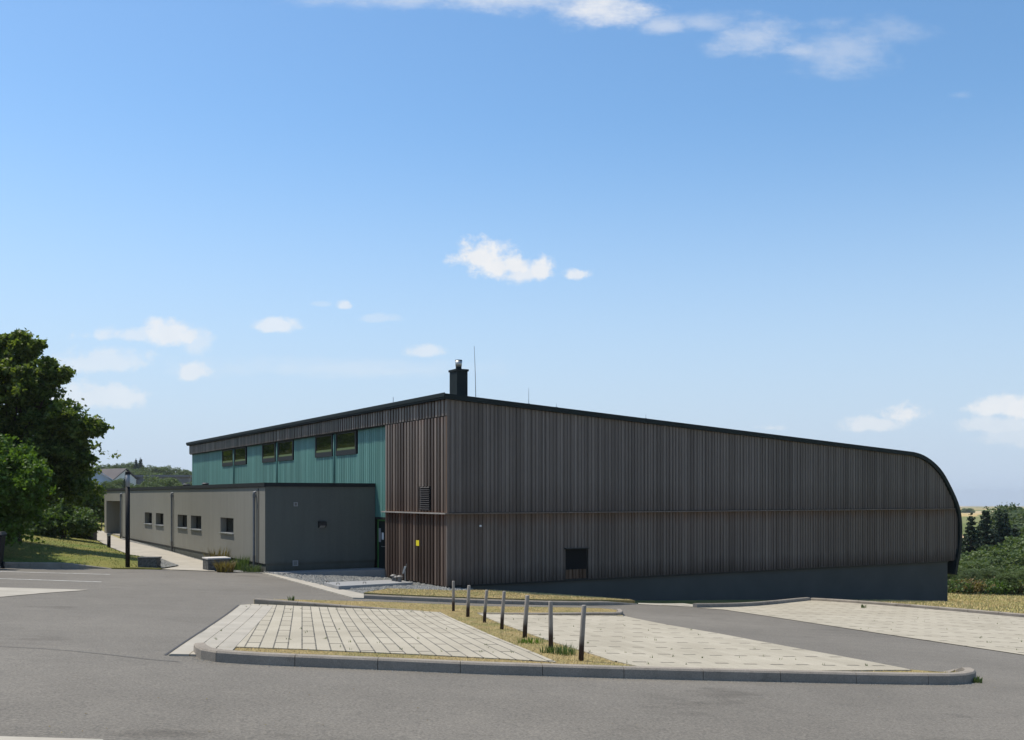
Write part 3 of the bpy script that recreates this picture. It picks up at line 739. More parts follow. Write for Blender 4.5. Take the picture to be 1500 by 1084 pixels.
# chimney
cy = .75; cx0 = on_y(669.5, cy); cw = .40; ctop = zz(543, cx0, cy)
ch = MB().box(cx0, cx0+cw, cy, cy+.55, 3.0, ctop).build('chimney', M['fascia'], hall)
MB().box(cx0-.03, cx0+cw+.03, cy-.03, cy+.58, ctop, ctop+.07).build('chimney_cap', M['fascia'], ch)
cxm, cym = cx0+cw/2, cy+.27
m = MB(); m.tube([(cxm, cym, ctop+.07), (cxm, cym, ctop+.11)], [.16, .07], 16); m.tube([(cxm, cym, ctop+.11), (cxm, cym, ctop+.16)], .1, 16); m.build('collar', M['fascia'], ch, smooth=False)
m = MB(); m.tube([(cxm, cym, ctop+.16), (cxm, cym, ctop+.37)], [.10, .125], 16); m.build('flue', M['ss'], ch, smooth=True)
m = MB(); m.tube([(cxm, cym, ctop+.37), (cxm, cym, ctop+.40)], [.125, .12], 16); m.build('flue_rim', M['dark'], ch)
# lightning rods
def rod(u, v0, v1, y, r=.012, lean=0):
    x = on_y(u, y); zb = top_at(x)-.02; zt = zz(v0, x, y)
    m = MB(); m.tube([(x, y, zb), (x-lean*.35, y, zb+(zt-zb)*.5), (x-lean, y, zt)], [r, r*.8, r*.5], 6)
    m.box(x-.03, x+.03, y-.03, y+.03, zb, zb+.1); m.build('lightning_rod', M['steel'], hall)
rod(697, 507, 580, .5, .016, .06); rod(774.5, 568, 590, .4, .011); rod(815, 591, 596, .4, .009); rod(946, 607, 612, .4, .008)
x = .3; y = on_x(576, x); m = MB(); m.tube([(x, y, 3.28), (x, y, zz(582, x, y))], .012, 6); m.build('lightning_rod', M['steel'], hall)

# ------------------------------------------------------------------ flat wing
AX, AY = -4.08, 6.34
wing = empty('flat_roofed_wing', (C0.x+ex.x*AX+ey.x*AY, C0.y+ex.y*AX+ey.y*AY, H), RZ, label='low grey rendered wing with flat roof and small square windows, left of the board-clad hall', cat='building')
A0 = C0 + ex*AX + ey*AY
def wy(u, x=0):
    k = (u-CU)/F; p = A0 + ex*x; return (k*p.y-p.x)/(ey.x-k*ey.y)
def wz(v, y, x=0): p = A0 + ex*x + ey*y; return (CV-v)/F*p.y
def wx(u, y=0):
    k = (u-CU)/F; p = A0 + ey*y; return (k*p.y-p.x)/(ex.x-k*ex.y)
WL = wy(154); WW = -AX+XT-.06; ZR = .49; ZP = -2.42
ry0, ry1 = wy(177.3), wy(155.8); rz1 = wz(734, ry0); rdep = .95
wins2 = [(212,222.6,751,768),(228.3,239.4,752,769.5),(260.2,274,754,773),(279.6,294.8,755.5,774.6),(323,342,757.8,780)]
openings = []
for (u0, u1, v0, v1) in wins2:
    ya, yb = wy(u1), wy(u0); openings.append((ya, yb, wz(v1, (ya+yb)/2), wz(v0, (ya+yb)/2)))
zlo_ = sum(o[2] for o in openings)/5; zhi_ = sum(o[3] for o in openings)/5
# side wall with real openings: piers, lintel and sill bands
m = MB(); Tw = .35; cuts = sorted([(a, b, zlo_, zhi_) for a, b, _, _ in openings] + [(ry0, ry1, ZP, rz1)])
yprev = 0
for (a, b, z0, z1) in cuts:
    m.box(0, Tw, yprev, a, ZP, ZR-.14); 
    if z0 > ZP+.01: m.box(0, Tw, a, b, ZP, z0)
    m.box(0, Tw, a, b, z1, ZR-.14); yprev = b
m.box(0, Tw, yprev, WL, ZP, ZR-.14)
m.build('side_wall', M['stucco'], wing)
MB().box(Tw+.002, WW, 0, .35, ZP, ZR-.14).build('front_wall', M['stuccoshade'], wing)
MB().box(-.0, WW, -.009, -.001, ZP, ZR-.14).build('front_shade_skin', M['stuccoshade'], wing)  # thin added skin carrying the shade-darkened render across the corner
MB().box(.0, WW, WL+.002, WL+.3, ZP, ZR-.14).build('back_wall', M['stucco'], wing)
MB().box(rdep, rdep+.1, ry0-.3, ry1+.3, ZP, ZR-.2).build('porch_wall', M['stucco'], wing)
m = MB(); m.box(Tw+.001, rdep, ry0-.12, ry0, ZP, rz1); m.box(Tw+.001, rdep, ry1, ry1+.12, ZP, rz1); m.box(Tw+.001, rdep, ry0-.12, ry1+.12, rz1, rz1+.1); m.build('porch_reveal', M['stucco'], wing)
pd = MB().box(rdep-.04, rdep-.002, ry0+.3, ry1-.5, ZP-.1, rz1-.1).build('porch_door', M['dark'], wing)
MB().box(.035, WW, .035, ry0-.14, ZP-.45, ZP-.001).build('base', M['stuccoshade'], wing)  # base in the same shade-darkened render
MB().box(.035, WW, ry1+.14, WL-.1, ZP-.45, ZP-.001).build('base', M['plinthlite'], wing)
m = MB(); m.box(.3, WW, ry0-.1, ry1+.1, ZP-.4, ZP-.002); m.build('porch_floor', M['concrete'], wing)
MB().box(.02, .034, .034, ry0-.2, ZP-.06, ZP-.001).build('base_strip', M['dark'], wing)
rf = MB().box(.1, WW-.0, .1, WL+.2, ZR-.30, ZR-.06).build('roof', M['plinth'], wing)
m = MB(); m.box(-.05, WW+.0, -.05, .28, ZR-.14, ZR); m.box(-.05, .28, .281, WL+.35, ZR-.14, ZR); m.box(-.035, .0, -.035, WL+.3, ZR-.16, ZR-.141); m.build('coping', M['coping'], wing)
for (a, b, z0, z1) in cuts:
    if z0 < ZP+.01: continue
    f = MB(); xf = .24; t = .06
    f.box(xf, xf+.06, a, b, z1-t, z1); f.box(xf, xf+.06, a, b, z0, z0+t); f.box(xf, xf+.06, a, a+t, z0+t, z1-t); f.box(xf, xf+.06, b-t, b, z0+t, z1-t)
    fo = f.build('window', M['dark'], wing)
    MB().box(xf+.02, xf+.04, a+t, b-t, z0+t, z1-t).build('pane', M['glass'], fo)
    MB().box(-.07, xf, a-.03, b+.03, z0-.035, z0+.006).build('window_sill', M['steel'], fo)
for u in (178.8, 253.8, 375):
    y = wy(u); m = MB(); x = -.075
    m.tube([(x, y, ZR-.42), (x, y, ZP-.22)], .045, 10); m.tube([(0, y, ZR-.33), (x-.0, y, ZR-.36), (x, y, ZR-.42)], .045, 10)
    m.box(-.13, -.005, y-.065, y+.065, ZR-.52, ZR-.42)
    pp = m.build('downpipe', M['pipe'], wing, smooth=False)
    m = MB()
    m.tube([(x, y, ZP-.22), (x, y, ZP+.25)], .052, 10); m.build('pipe_clip', M['greymetal'], pp)
y = wy(379.3); m = MB(); m.tube([(-.03, y, ZR-.2), (-.03, y, ZP-.2)], .015, 8); m.build('lightning_conductor', M['dark'], wing)
# front wall fittings
def fwx(u): return wx(u, -.0)
for (u, v, s) in ((433, 738.7, .145), (432.5, 825, .20)):
    x = fwx(u); z = (CV-v)/F*(A0+ex*x).y
    f = MB(); f.box(x-s/2, x+s/2, -.03, -.01, z-s/2, z-s/2+.025); f.box(x-s/2, x+s/2, -.03, -.01, z+s/2-.025, z+s/2); f.box(x-s/2, x-s/2+.025, -.03, -.01, z-s/2+.025, z+s/2-.025); f.box(x+s/2-.025, x+s/2, -.03, -.01, z-s/2+.025, z+s/2-.025)
    fo = f.build('vent_frame', M['lampglass'], wing)
    q = MB(); q.box(x-s/2+.026, x+s/2-.026, -.018, -.01, z-s/2+.026, z+s/2-.026); q.build('vent_grille', M['greymetal'] if v < 800 else M['plinthlite'], fo)
x = fwx(471); z = (CV-768)/F*(A0+ex*x).y
lmp = MB(); lmp.hexa([(x-.14, -.16, z-.04), (x+.14, -.16, z-.04), (x+.14, -.001, z-.13), (x-.14, -.001, z-.13)], [(x-.14, -.16, z+.09), (x+.14, -.16, z+.09), (x+.14, -.001, z+.12), (x-.14, -.001, z+.12)])
lo2 = lmp.build('wall_lamp', M['dark'], wing)
MB().hexa([(x-.1, -.155, z-.052), (x+.1, -.155, z-.052), (x+.1, -.03, z-.125), (x-.1, -.03, z-.125)], [(x-.1, -.155, z-.045), (x+.1, -.155, z-.045), (x+.1, -.03, z-.118), (x-.1, -.03, z-.118)]).build('lamp_glass', M['lampglass'], lo2)
yq = (ry0+ry1)/2; zq = wz(746, yq, .9)
MB().box(rdep-.12, rdep-.045, yq-.4, yq+.6, zq-.1, zq+.12).build('wall_lamp', M['black'], wing)
# small roof outlets
for u, s in ((273.5, .35), (301, .3)):
    x = 1.5; yv = wy(u, x); m = MB(); m.tube([(x, yv, ZR-.08), (x, yv, ZR+.12)], [s*.5, s*.5], 14); m.tube([(x, yv, ZR+.12), (x, yv, ZR+.17)], [s*.7, s*.4], 14); m.build('roof_vent', M['dark'], wing)

# terrace slab by the door
def Lp(x, y): p = C0 + ex*x + ey*y; return p
slab = MB(); pts = [Lp(-4.0, AY-.005), Lp(-4.0, AY-.9), Lp(.02, YBX+.05), Lp(.62, YBX+.05), Lp(.62, AY+1.2), Lp(.3, AY-.005)]
ztop = H-2.70
slab.v += [(p.x, p.y, ztop-.35) for p in pts] + [(p.x, p.y, ztop-(.0)) for p in pts]; n_ = len(pts)
slab.f += [tuple(reversed(range(n_))), tuple(range(n_, 2*n_))] + [(i, (i+1) % n_, n_+(i+1) % n_, n_+i) for i in range(n_)]
tag(slab.build('door_step', M['pad']), kind='structure')

# inspection shaft slab
pc = [G(474.5,853.5,.12), G(496,859,.12), G(605,853.5,.12), G(578,849.5,.12)]
zpt = max(g(*p) for p in pc)+.10
a_, b_, c_, d_ = [Vector(p) for p in pc]
sh = empty('shaft_cover', (a_.x, a_.y, 0), 0, label='low pale concrete slab in the gravel, with mushroom vents on its right end', cat='shaft cover')
def loc(p, z): return (p.x-a_.x, p.y-a_.y, z)
ctr = (a_+b_+c_+d_)/4
m = MB(); m.hexa([loc(p, g(p.x,p.y)-.2) for p in (b_, c_, d_, a_)], [loc(p, g(p.x,p.y)+.13) for p in (b_, c_, d_, a_)]); m.build('slab', M['pad'], sh, bevel=.008)
def pad_uv(u, v):
    global zpt
    p = G(u, v, .12); zpt = g(*p)+.13; return Vector(p)
for (u, v) in ((576.5, 851), (585.5, 852.5), (580.5, 851.8)):
    p = pad_uv(u, v); s = .8 if u == 580.5 else 1
    x, y, _ = loc(p, 0); m = MB(); m.tube([(x, y, zpt+.002), (x, y, zpt+.16*s)], .065*s, 12); m.tube([(x, y, zpt+.13*s), (x, y, zpt+.17*s), (x, y, zpt+.21*s)], [.11*s, .12*s, .05*s], 14)
    m.build('vent_cowl', M['greymetal'], sh)
p = pad_uv(593.5, 852); x, y, _ = loc(p, 0)
m = MB(); m.tube([(x, y, zpt), (x, y, zpt+.36)], .014, 8); m.hexa([(x-.10, y-.03, zpt+.26), (x-.04, y-.03, zpt+.26), (x-.04, y+.03, zpt+.26), (x-.10, y+.03, zpt+.26)], [(x-.03, y-.03, zpt+.5), (x+.04, y-.03, zpt+.5), (x+.04, y+.03, zpt+.5), (x-.03, y+.03, zpt+.5)]); m.tube([(x+.02, y, zpt+.46), (x+.04, y, zpt+.58)], .008, 6)
m.build('float_rod', M['ss'], sh)
for (u, v) in ((495, 857), (534, 855.5), (480, 854)):
    p = pad_uv(u, v); x, y, _ = loc(p, 0); m = MB(); m.tube([(x-.04, y, zpt), (x-.04, y, zpt+.05), (x+.04, y, zpt+.05), (x+.04, y, zpt)], .009, 6); m.build('lifting_eye', M['black'], sh)

# ------------------------------------------------------------------ bollards
def m_postwood():
    t = NT('bollard_wood'); s = t.n('ShaderNodeSeparateXYZ'); t.l(t.tc.outputs['Object'], s.inputs[0])
    gr_ = t.noise(9, 5, .7, t.map((9, 9, .4))); c = t.ramp(gr_, [(.25, (.19, .165, .14)), (.6, (.31, .28, .245)), (.85, (.42, .385, .345))])
    n2 = t.noise(7, 3, .6); zf = t.math('ADD', s.outputs[2], t.math('MULTIPLY', t.math('SUBTRACT', n2, .5), .16))
    r = t.ramp(zf, [(.16, (.17, .13, .11)), (.38, (1, 1, 1))])     # tarred, soil-stained foot
    t.bump(gr_, .5, .004); return t.done(t.mix(1, c, r, 'MULTIPLY'), .85, 0, .15)
M['bollard'] = m_postwood()
BOL = [(664.2,851,664.2,895.3),(687,857.4,685,903.9),(713,864.2,709,912.3),(738.5,866,734.5,922),(772.5,872,768,934.5),(806.5,880.5,807,950.5),(855.5,886.4,850.5,968)]
BL = ['grey wooden bollard farthest back in the row, standing upright', 'thin wooden bollard second from the back of the row', 'wooden bollard leaning right, third from the back of the row',
      'wooden bollard in the middle of the row, with a dark foot', 'wooden bollard third from the front, before the tuft of green grass', 'wooden bollard second from the front, straight and dark at the foot', 'nearest wooden bollard, leaning right close to the front kerb']
for i, (ut, vt, ub, vb) in enumerate(BOL):
    x, y = Gi(ub, vb); zb = g(x, y) + float(island_off(np.array(x), np.array(y)))
    ht = (vb-vt)/F*y; dx_ = (ut-ub)/F*y; r = .033 + .004*(i % 3 == 1)
    m = MB(); m.tube([(0, 0, -.15), (dx_*.3, 0, ht*.3), (dx_*.7, .004, ht*.7), (dx_, 0, ht-.012), (dx_, 0, ht)], [r*1.04, r*1.03, r*.98, r*.95, r*.8], 14)
    o = m.build('bollard', M['bollard'], smooth=False); o.location = (x, y, zb)
    for p_ in o.data.polygons: p_.use_smooth = len(p_.vertices) == 4
    tag(o, BL[i], 'bollard', 'wooden bollards along the grass strip')

# ------------------------------------------------------------------ lamp post, bollard light, blocks, bin
x, y = G(187, 832.5); lp = empty('street_lamp', (x, y, g(x, y)), 0, label='slim black lamp post with a frosted cylinder head before the flat wing', cat='street lamp')
hh = (832-690)/F*y; pr_ = 4.0/F*y
MB().tube([(0, 0, -.2), (0, 0, hh*.84)], pr_*.80, 16).build('pole', M['black'], lp, smooth=True)
MB().tube([(0, 0, hh*.84+.001), (0, 0, hh-.12)], pr_*.78, 16).build('lamp_glass', M['lampglass'], lp, smooth=True)
m = MB(); m.tube([(0, 0, hh-.119), (0, 0, hh-.02), (0, 0, hh)], [pr_*.86, pr_*.86, pr_*.6], 16); m.tube([(0, 0, hh), (0, 0, hh+.05)], pr_*.3, 8); m.build('cap', M['black'], lp)
m = MB(); m.box(-.1, .1, -.1, .1, -.02, .015); m.build('foot_plate', M['dark'], lp)
x, y = G(159.5, 803.5); bl = empty('bollard_light', (x, y, g(x, y)), 0, label='short black path light with a pale head at the lawn edge', cat='path light')
h2 = (803-781)/F*y; MB().tube([(0, 0, -.1), (0, 0, h2*.83)], .085, 14).build('pole', M['black'], bl, smooth=True)
MB().tube([(0, 0, h2*.83+.001), (0, 0, h2*.95)], .095, 14).build('lamp_glass', M['lampglass'], bl, smooth=True)
MB().tube([(0, 0, h2*.95+.001), (0, 0, h2)], .11, 14).build('cap', M['greymetal'], bl)
def gabion(px, hpx, w, d, rz, label):
    x, y = G(*px); h = hpx/F*y
    o = empty('stone_seat', (x, y, g(x, y)-.02), rz, label=label, cat='seat block', group='stone seat blocks beside the path')
    m = MB(); nx_, nz = max(2, int(w/.16)), 4
    for k in range(nz):
        z0 = h*.9*k/nz; z1 = h*.9*(k+1)/nz-.006; off = random.uniform(-.07, .0); 
        xx = -w/2
        while xx < w/2-.02:
            ww = min(random.uniform(.12, .26), w/2-xx); e = random.uniform(0, .012)
            m.box(xx+.003, xx+ww-.003, -d/2+e, -d/2+.12, z0, z1); m.box(xx+.003, xx+ww-.003, d/2-.12, d/2-e, z0, z1); xx += ww
        yy_ = -d/2+.121
        while yy_ < d/2-.14:
            ww = min(random.uniform(.12, .26), d/2-.121-yy_); e = random.uniform(0, .012)
            m.box(-w/2+e, -w/2+.12, yy_+.003, yy_+ww-.003, z0, z1); m.box(w/2-.12, w/2-e, yy_+.003, yy_+ww-.003, z0, z1); yy_ += ww
    m.build('stone_courses', M['block'], o); MB().box(-w/2-.02, w/2+.02, -d/2-.02, d/2+.02, h*.9, h).build('seat_slab', M['blocktop'] if w > .75 else M['block'], o, bevel=.006)
    return o
gabion((219, 832.5), 17.5, .72, .45, 0, 'dark stone block right beside the lamp post')
gabion((317, 835.5), 20, .80, .80, RZ, 'stone block with a pale cap beside dry grass at the flat wing')
gabion((130, 792), 21, .75, .5, 0, 'dark stone block farther up the path at the foot of the shrubs')
# wheelie bin
x, y = G(-6, 833); y -= .4; x = (-12-CU)/F*y; wb = empty('wheelie_bin', (x, y, g(x, y)), .25, label='black wheelie bin at the left edge under the tree', cat='bin')
m = MB(); m.hexa([(-.27, -.22, .1), (.27, -.22, .1), (.27, .30, .1), (-.27, .30, .1)], [(-.36, -.32, 1.12), (.36, -.32, 1.12), (.36, .36, 1.12), (-.36, .36, 1.12)])
m.box(-.39, .39, -.35, .40, 1.10, 1.14)
m.build('body', M['black'], wb, bevel=.02)
m = MB(); m.hexa([(-.4, -.37, 1.15), (.4, -.37, 1.15), (.4, .42, 1.15), (-.4, .42, 1.15)], [(-.34, -.30, 1.25), (.34, -.30, 1.25), (.34, .38, 1.25), (-.34, .38, 1.25)]); m.build('lid', M['dark'], wb, bevel=.015)
for sx in (-.3, .3):
    m = MB(); m.tube([(sx-.04, .22, .12), (sx+.04, .22, .12)], .12, 18); wh = m.build('wheel', M['black'], wb)
    MB().tube([(sx-.046, .22, .12), (sx+.046, .22, .12)], .05, 12).build('hub', M['greymetal'], wh)
MB().hexa([(.05, -.262, .52), (.28, -.262, .52), (.28, -.258, .52), (.05, -.258, .52)], [(.05, -.276, .64), (.28, -.276, .64), (.28, -.27, .64), (.05, -.27, .64)]).build('sticker', M['white'], wb)

# ------------------------------------------------------------------ vegetation
def leaf_mesh(name, centers, spread, per, size, mat, squash=.8, seed=1, updir=.25):
    r = np.random.default_rng(seed); centers = np.asarray(centers, float); n = len(centers)*per
    c = np.repeat(centers, per, 0) + r.normal(0, 1, (n, 3))*np.array([spread, spread, spread*squash])
    nrm = r.normal(0, 1, (n, 3)); nrm[:, 2] += updir*2; nrm /= np.linalg.norm(nrm, axis=1)[:, None]
    t = np.cross(nrm, r.normal(0, 1, (n, 3))); t /= np.linalg.norm(t, axis=1)[:, None]+1e-9; b = np.cross(nrm, t)
    s = size*r.uniform(.6, 1.4, (n, 1))
    V = np.stack([c - t*s*.5, c + b*s*.32 + nrm*s*.08, c + t*s*.5, c - b*s*.32 + nrm*s*.08], 1).reshape(-1, 3)
    me = bpy.data.meshes.new(name); me.vertices.add(n*4); me.vertices.foreach_set('co', V.ravel())
    me.loops.add(n*4); me.loops.foreach_set('vertex_index', np.arange(n*4)); me.polygons.add(n)
    me.polygons.foreach_set('loop_start', np.arange(n)*4); me.polygons.foreach_set('loop_total', np.full(n, 4)); me.update(); me.validate()
    me.materials.append(mat); return me
def blob_points(blobs, n, seed=1, shell=.55):
    r = np.random.default_rng(seed); out = []; w = np.array([b[3]**2 for b in blobs]); w = w/w.sum()
    for b, k in zip(blobs, (w*n).astype(int)+1):
        d = r.normal(0, 1, (k, 3)); d /= np.linalg.norm(d, axis=1)[:, None]
        rad = b[3]*(shell + (1-shell)*r.uniform(0, 1, (k, 1))**.7)
        out.append(np.array(b[:3]) + d*rad*np.array([1, 1, b[4] if len(b) > 4 else 1]))
    return np.concatenate(out)
def branches(m, base, tips, r0, hgt, seed=0):
    rr = random.Random(seed); b = Vector(base)
    top = b + Vector((rr.uniform(-.2, .2), rr.uniform(-.2, .2), hgt)); mid = b.lerp(top, .5) + Vector((rr.uniform(-.1, .1), rr.uniform(-.1, .1), 0))
    m.tube([b - Vector((0, 0, .3)), mid, top], [r0*1.25, r0, r0*.6], 9)
    for t in tips:
        t = Vector(t); s = mid.lerp(top, rr.uniform(.1, 1)); q = s.lerp(t, .55) + Vector((0, 0, rr.uniform(.1, .5)))
        m.tube([s, q, t], [r0*.42, r0*.22, r0*.07], 6)
def obj_from(me, name, parent=None, loc=(0, 0, 0)):
    o = bpy.data.objects.new(name, me); col.objects.link(o); o.location = loc
    if parent: o.parent = parent
    return o
def ragged(blobs, dens, steps=7, seed=3, droop=.12, lo=.3, hi=1.2):
    r = np.random.default_rng(seed); out = []
    for (x, y, z, rad) in [b[:4] for b in blobs]:
        for k in range(int(4+dens*rad)):
            d = r.normal(0, 1, 3); d /= np.linalg.norm(d); d[2] *= .8; L_ = rad*r.uniform(.7, hi); bend = r.normal(0, .18, 3)
            for s_ in np.linspace(lo, 1, steps):
                q = d*L_*s_ + bend*L_*s_*s_; out.append((x+q[0], y+q[1], z+q[2]-droop*L_*s_*s_))
    return np.array(out)
# big tree at the left
TY = 43.5; tb = P(20, 800, TY); bx, by = tb.x, tb.y
big = empty('broadleaf_tree', (bx, by, g(bx, by)+.6), 0, label='big dark broadleaf tree rising at the left edge above the lawn', cat='tree')
def rel(u, v, Y, rpx): p = P(u, v, Y); return (p.x-bx, p.y-by, p.z-(g(bx, by)+.6), rpx/F*Y)
bb = [(-90,590,120,43.5),(-20,560,72,43.5),(28,548,52,42.5),(45,600,62,43),(10,650,90,43.5),(75,660,60,42.5),(100,700,42,43),(55,690,55,43.5),(-30,720,90,43.5),(40,700,50,44),(60,560,24,42.5),(75,547,14,42.5),(98,610,24,42),(122,628,16,42),(138,625,8,42),(118,670,22,42.5),(-130,640,110,39.5),(-70,700,75,39.5),(-100,560,100,40),(147,627,5,42),(140,630,7,42),(128,622,8,42),(92,545,7,42.5),(82,550,9,42.5),(70,532,8,42.5),(31,494,7,42.5),(52,505,7,42.5),(44,515,9,42.5),(5,505,20,42.5),(34,505,14,42.5),(-60,500,60,43.5),(95,640,24,42.5)]
blobs = [rel(u, v, Y, r) for u, v, r, Y in bb]
cl = ragged(blobs, 26, 8, 3)
crown = obj_from(leaf_mesh('crown', cl, .12, 15, .17, M['leafbig'], .7, 5), 'crown', big)
print('CROWN', len(cl))
m = MB(); branches(m, (0, 0, 0), [tuple(c) for c in cl[::160]], .28, 3.2, 3); m.build('trunk', M['bark'], big)
def bush(name, u, vb, Y, blobs_px, mat, label, n=260, per=40, size=.14, spread=.16, seed=1, cat='shrub', z=None, group=None):
    p = P(u, vb, Y); o = empty(name, p, 0, label=label, cat=cat, group=group)
    bl_ = []
    for (bu, bv, r, dY) in blobs_px:
        q = P(bu, bv, Y+dY); bl_.append((q.x-p.x, q.y-p.y, q.z-p.z, r/F*Y))
    c = ragged(bl_, n*7/ max(1, sum(b[3] for b in bl_))/6, 6, seed, -.05, .35, 1.25); obj_from(leaf_mesh('foliage', c, spread*.6, max(6, per//3), size, mat, .7, seed), 'foliage', o)
    m = MB()
    for k in range(5): m.tube([(0, 0, -.3), tuple(c[(k*37) % len(c)]*np.array([.6, .6, .55])), tuple(c[(k*37) % len(c)])], [.05, .03, .012], 6)
    m.build('stems', M['bark'], o); return o
bush('bright_bush', 5, 812, 37, [(-45,720,65,0),(5,690,42,0),(30,715,34,-.3),(25,680,24,0),(48,695,14,-.4),(10,750,48,.3),(-10,665,18,0)], M['leafbush'], 'bright green bush in front of the dark tree at the left edge', 420, 46, .15, .2, 11)
bush('laurel_shrub', 95, 790, 54, [(80,765,26,0),(110,762,22,0),(125,770,14,-.5),(95,750,14,0),(60,775,22,0)], M['leafpale'], 'pale green shrub at the top of the lawn beside the path', 200, 40, .17, .2, 12)
bush('dark_shrub', 118, 795, 57, [(105,778,18,0),(122,775,14,0),(90,785,16,0),(60,785,22,0),(30,785,22,0)], M['leafbig'], 'low dark shrub behind the far stone block', 160, 40, .17, .2, 13)
bush('hedge_tree', 130, 785, 78, [(85,725,48,0),(118,728,26,0),(140,742,14,0),(50,735,50,2),(136,755,12,0),(20,750,50,2)], M['leafbig'], 'dark tree closing the path behind the lawn', 330, 46, .28, .32, 14, 'tree')
bush('reed_bush', 146, 782, 84, [(140,765,10,0),(152,764,9,0),(160,766,8,2)], M['leafpale'], 'small pale green bush behind the end of the path', 70, 30, .22, .25, 15)
# stakes beside the far path
for i, u in enumerate((128.5, 141.5, 149)):
    Y = 72; p = P(u, 772, Y); m = MB(); m.tube([(0, 0, -.3), (0, 0, .62)], .045, 8); o = m.build('stake', M['post'] if i == 0 else M['bark']); o.location = (p.x, p.y, p.z)
    tag(o, ['pale wooden stake at the far end of the path, nearest the shrubs', 'dark wooden stake in the middle at the far end of the path', 'dark wooden stake at the far end of the path, nearest the flat wing'][i], 'stake', 'stakes at the far end of the path')

def tuft(name, u, v, off, n, h, rad, mat, label, seed, cat='grass tuft', lean=.5, w=.012):
    r = np.random.default_rng(seed); x, y = G(u, v, off); o_z = g(x, y)+off
    V = []; Fc = []
    for k in range(n):
        a = r.uniform(0, 6.28); d = rad*math.sqrt(r.uniform(0, 1)); px, py = d*math.cos(a), d*math.sin(a)
        l = h*r.uniform(.5, 1.1); ln = lean*r.uniform(.1, 1)*l; a2 = a+r.uniform(-.8, .8); tx, ty = math.cos(a2)*ln, math.sin(a2)*ln
        b = r.uniform(0, 3.14); wx_, wy_ = math.cos(b)*w, math.sin(b)*w; i = len(V)
        V += [(px-wx_, py-wy_, -.02), (px+wx_, py+wy_, -.02), (px+tx*.4+wx_*.8, py+ty*.4+wy_*.8, l*.6), (px+tx*.4-wx_*.8, py+ty*.4-wy_*.8, l*.6), (px+tx, py+ty, l)]
        Fc += [(i, i+1, i+2, i+3), (i+3, i+2, i+4)]
    me = bpy.data.meshes.new(name); me.from_pydata(V, [], Fc); me.materials.append(mat)
    o = obj_from(me, name, None, (x, y, o_z)); return tag(o, label, cat)
tuft('grass_tuft', 776, 943, .06, 120, .10, .20, M['leafbush'], 'bright green grass tuft at the foot of the third bollard from the front', 21, w=.006)
tuft('grass_tuft', 826, 958, .09, 110, .15, .17, M['leafpale'], 'long-bladed grey green grass tuft between the two nearest bollards', 22, w=.006)
tuft('weed', 801, 955, .09, 40, .08, .1, M['leafhill'], 'small dark weed at the paving edge between the bollards', 23, 'weed', w=.01)
tuft('weed', 1427, 997, .02, 60, .06, .10, M['leafhill'], 'dark weed at the right tip of the front kerb', 24, 'weed', w=.01)
tuft('dry_clump', 330, 837, .03, 260, .40, .28, M['dryleaf'], 'round brown grass clump in front of the pale-capped stone block', 25, 'ornamental grass', .9)
tuft('green_clump', 352, 834, .03, 220, .55, .40, M['leafpale'], 'tall green grass clump against the grey wall beside the stone block', 26, 'ornamental grass')
tuft('low_clump', 368, 837, .03, 160, .28, .35, M['leafhill2'], 'low sparse grass clump near the downpipe at the wing corner', 27, 'ornamental grass', .8)
tuft('russet_weeds', 318, 829, .03, 170, .75, .40, M['dryleaf'], 'russet weeds rising behind the pale-capped stone block', 28, 'weed', .4)
tuft('weed', 1265, 890, .02, 30, .12, .08, M['leafhill'], 'single dark weed at the far edge of the right-hand paving', 29, 'weed')
tuft('weed', 427, 879.5, .03, 30, .12, .08, M['leafhill'], 'small weed on the grass strip behind the left paving', 30, 'weed')

def in_poly(poly, X, Y):
    c = np.zeros(X.shape, bool); n = len(poly)
    for i in range(n):
        x1, y1 = poly[i]; x2, y2 = poly[(i+1) % n]
        if y1 == y2: continue
        c ^= ((y1 > Y) != (y2 > Y)) & (X < (x2-x1)*(Y-y1)/(y2-y1)+x1)
    return c
def blades(name, poly, excl, n, h, w, mat, offf, seed, bias=True):
    r = np.random.default_rng(seed); xs = [p[0] for p in poly]; ys = [p[1] for p in poly]
    X = r.uniform(min(xs), max(xs), n*8); Y = r.uniform(min(ys), max(ys), n*8); k = in_poly(poly, X, Y)
    for e in excl: k &= ~in_poly(e, X, Y)
    X, Y = X[k][:n], Y[k][:n]; n = len(X); Z = H - Dn(X, Y) + (offf(X, Y) if callable(offf) else offf) - .01
    hh_ = h*r.uniform(.35, 1.2, n); a = r.uniform(0, 6.28, n); ln = hh_*r.uniform(.1, .9, n); a2 = r.uniform(0, 6.28, n)
    wx_, wy_ = np.cos(a)*w, np.sin(a)*w
    V = np.stack([np.c_[X-wx_, Y-wy_, Z], np.c_[X+wx_, Y+wy_, Z], np.c_[X+np.cos(a2)*ln, Y+np.sin(a2)*ln, Z+hh_]], 1).reshape(-1, 3)
    me = bpy.data.meshes.new(name); me.vertices.add(n*3); me.vertices.foreach_set('co', V.ravel()); me.loops.add(n*3)
    me.loops.foreach_set('vertex_index', np.arange(n*3)); me.polygons.add(n); me.polygons.foreach_set('loop_start', np.arange(n)*3); me.polygons.foreach_set('loop_total', np.full(n, 3)); me.update()
    me.materials.append(mat); o = obj_from(me, name); return tag(o, kind='stuff')
blades('dry_grass', gp, [pavl, pavm], 42000, .04, .004, M['blades'], island_off, 31)
blades('dry_grass', g2, [], 16000, .045, .010, M['blades'], .07, 32)
lawn_near = lawn[:8]+[G(150,806), G(60,800), G(-60,800)]
blades('lawn_blades', lawn, [], 60000, .06, .016, M['lawnblades'], lawn_off, 33)
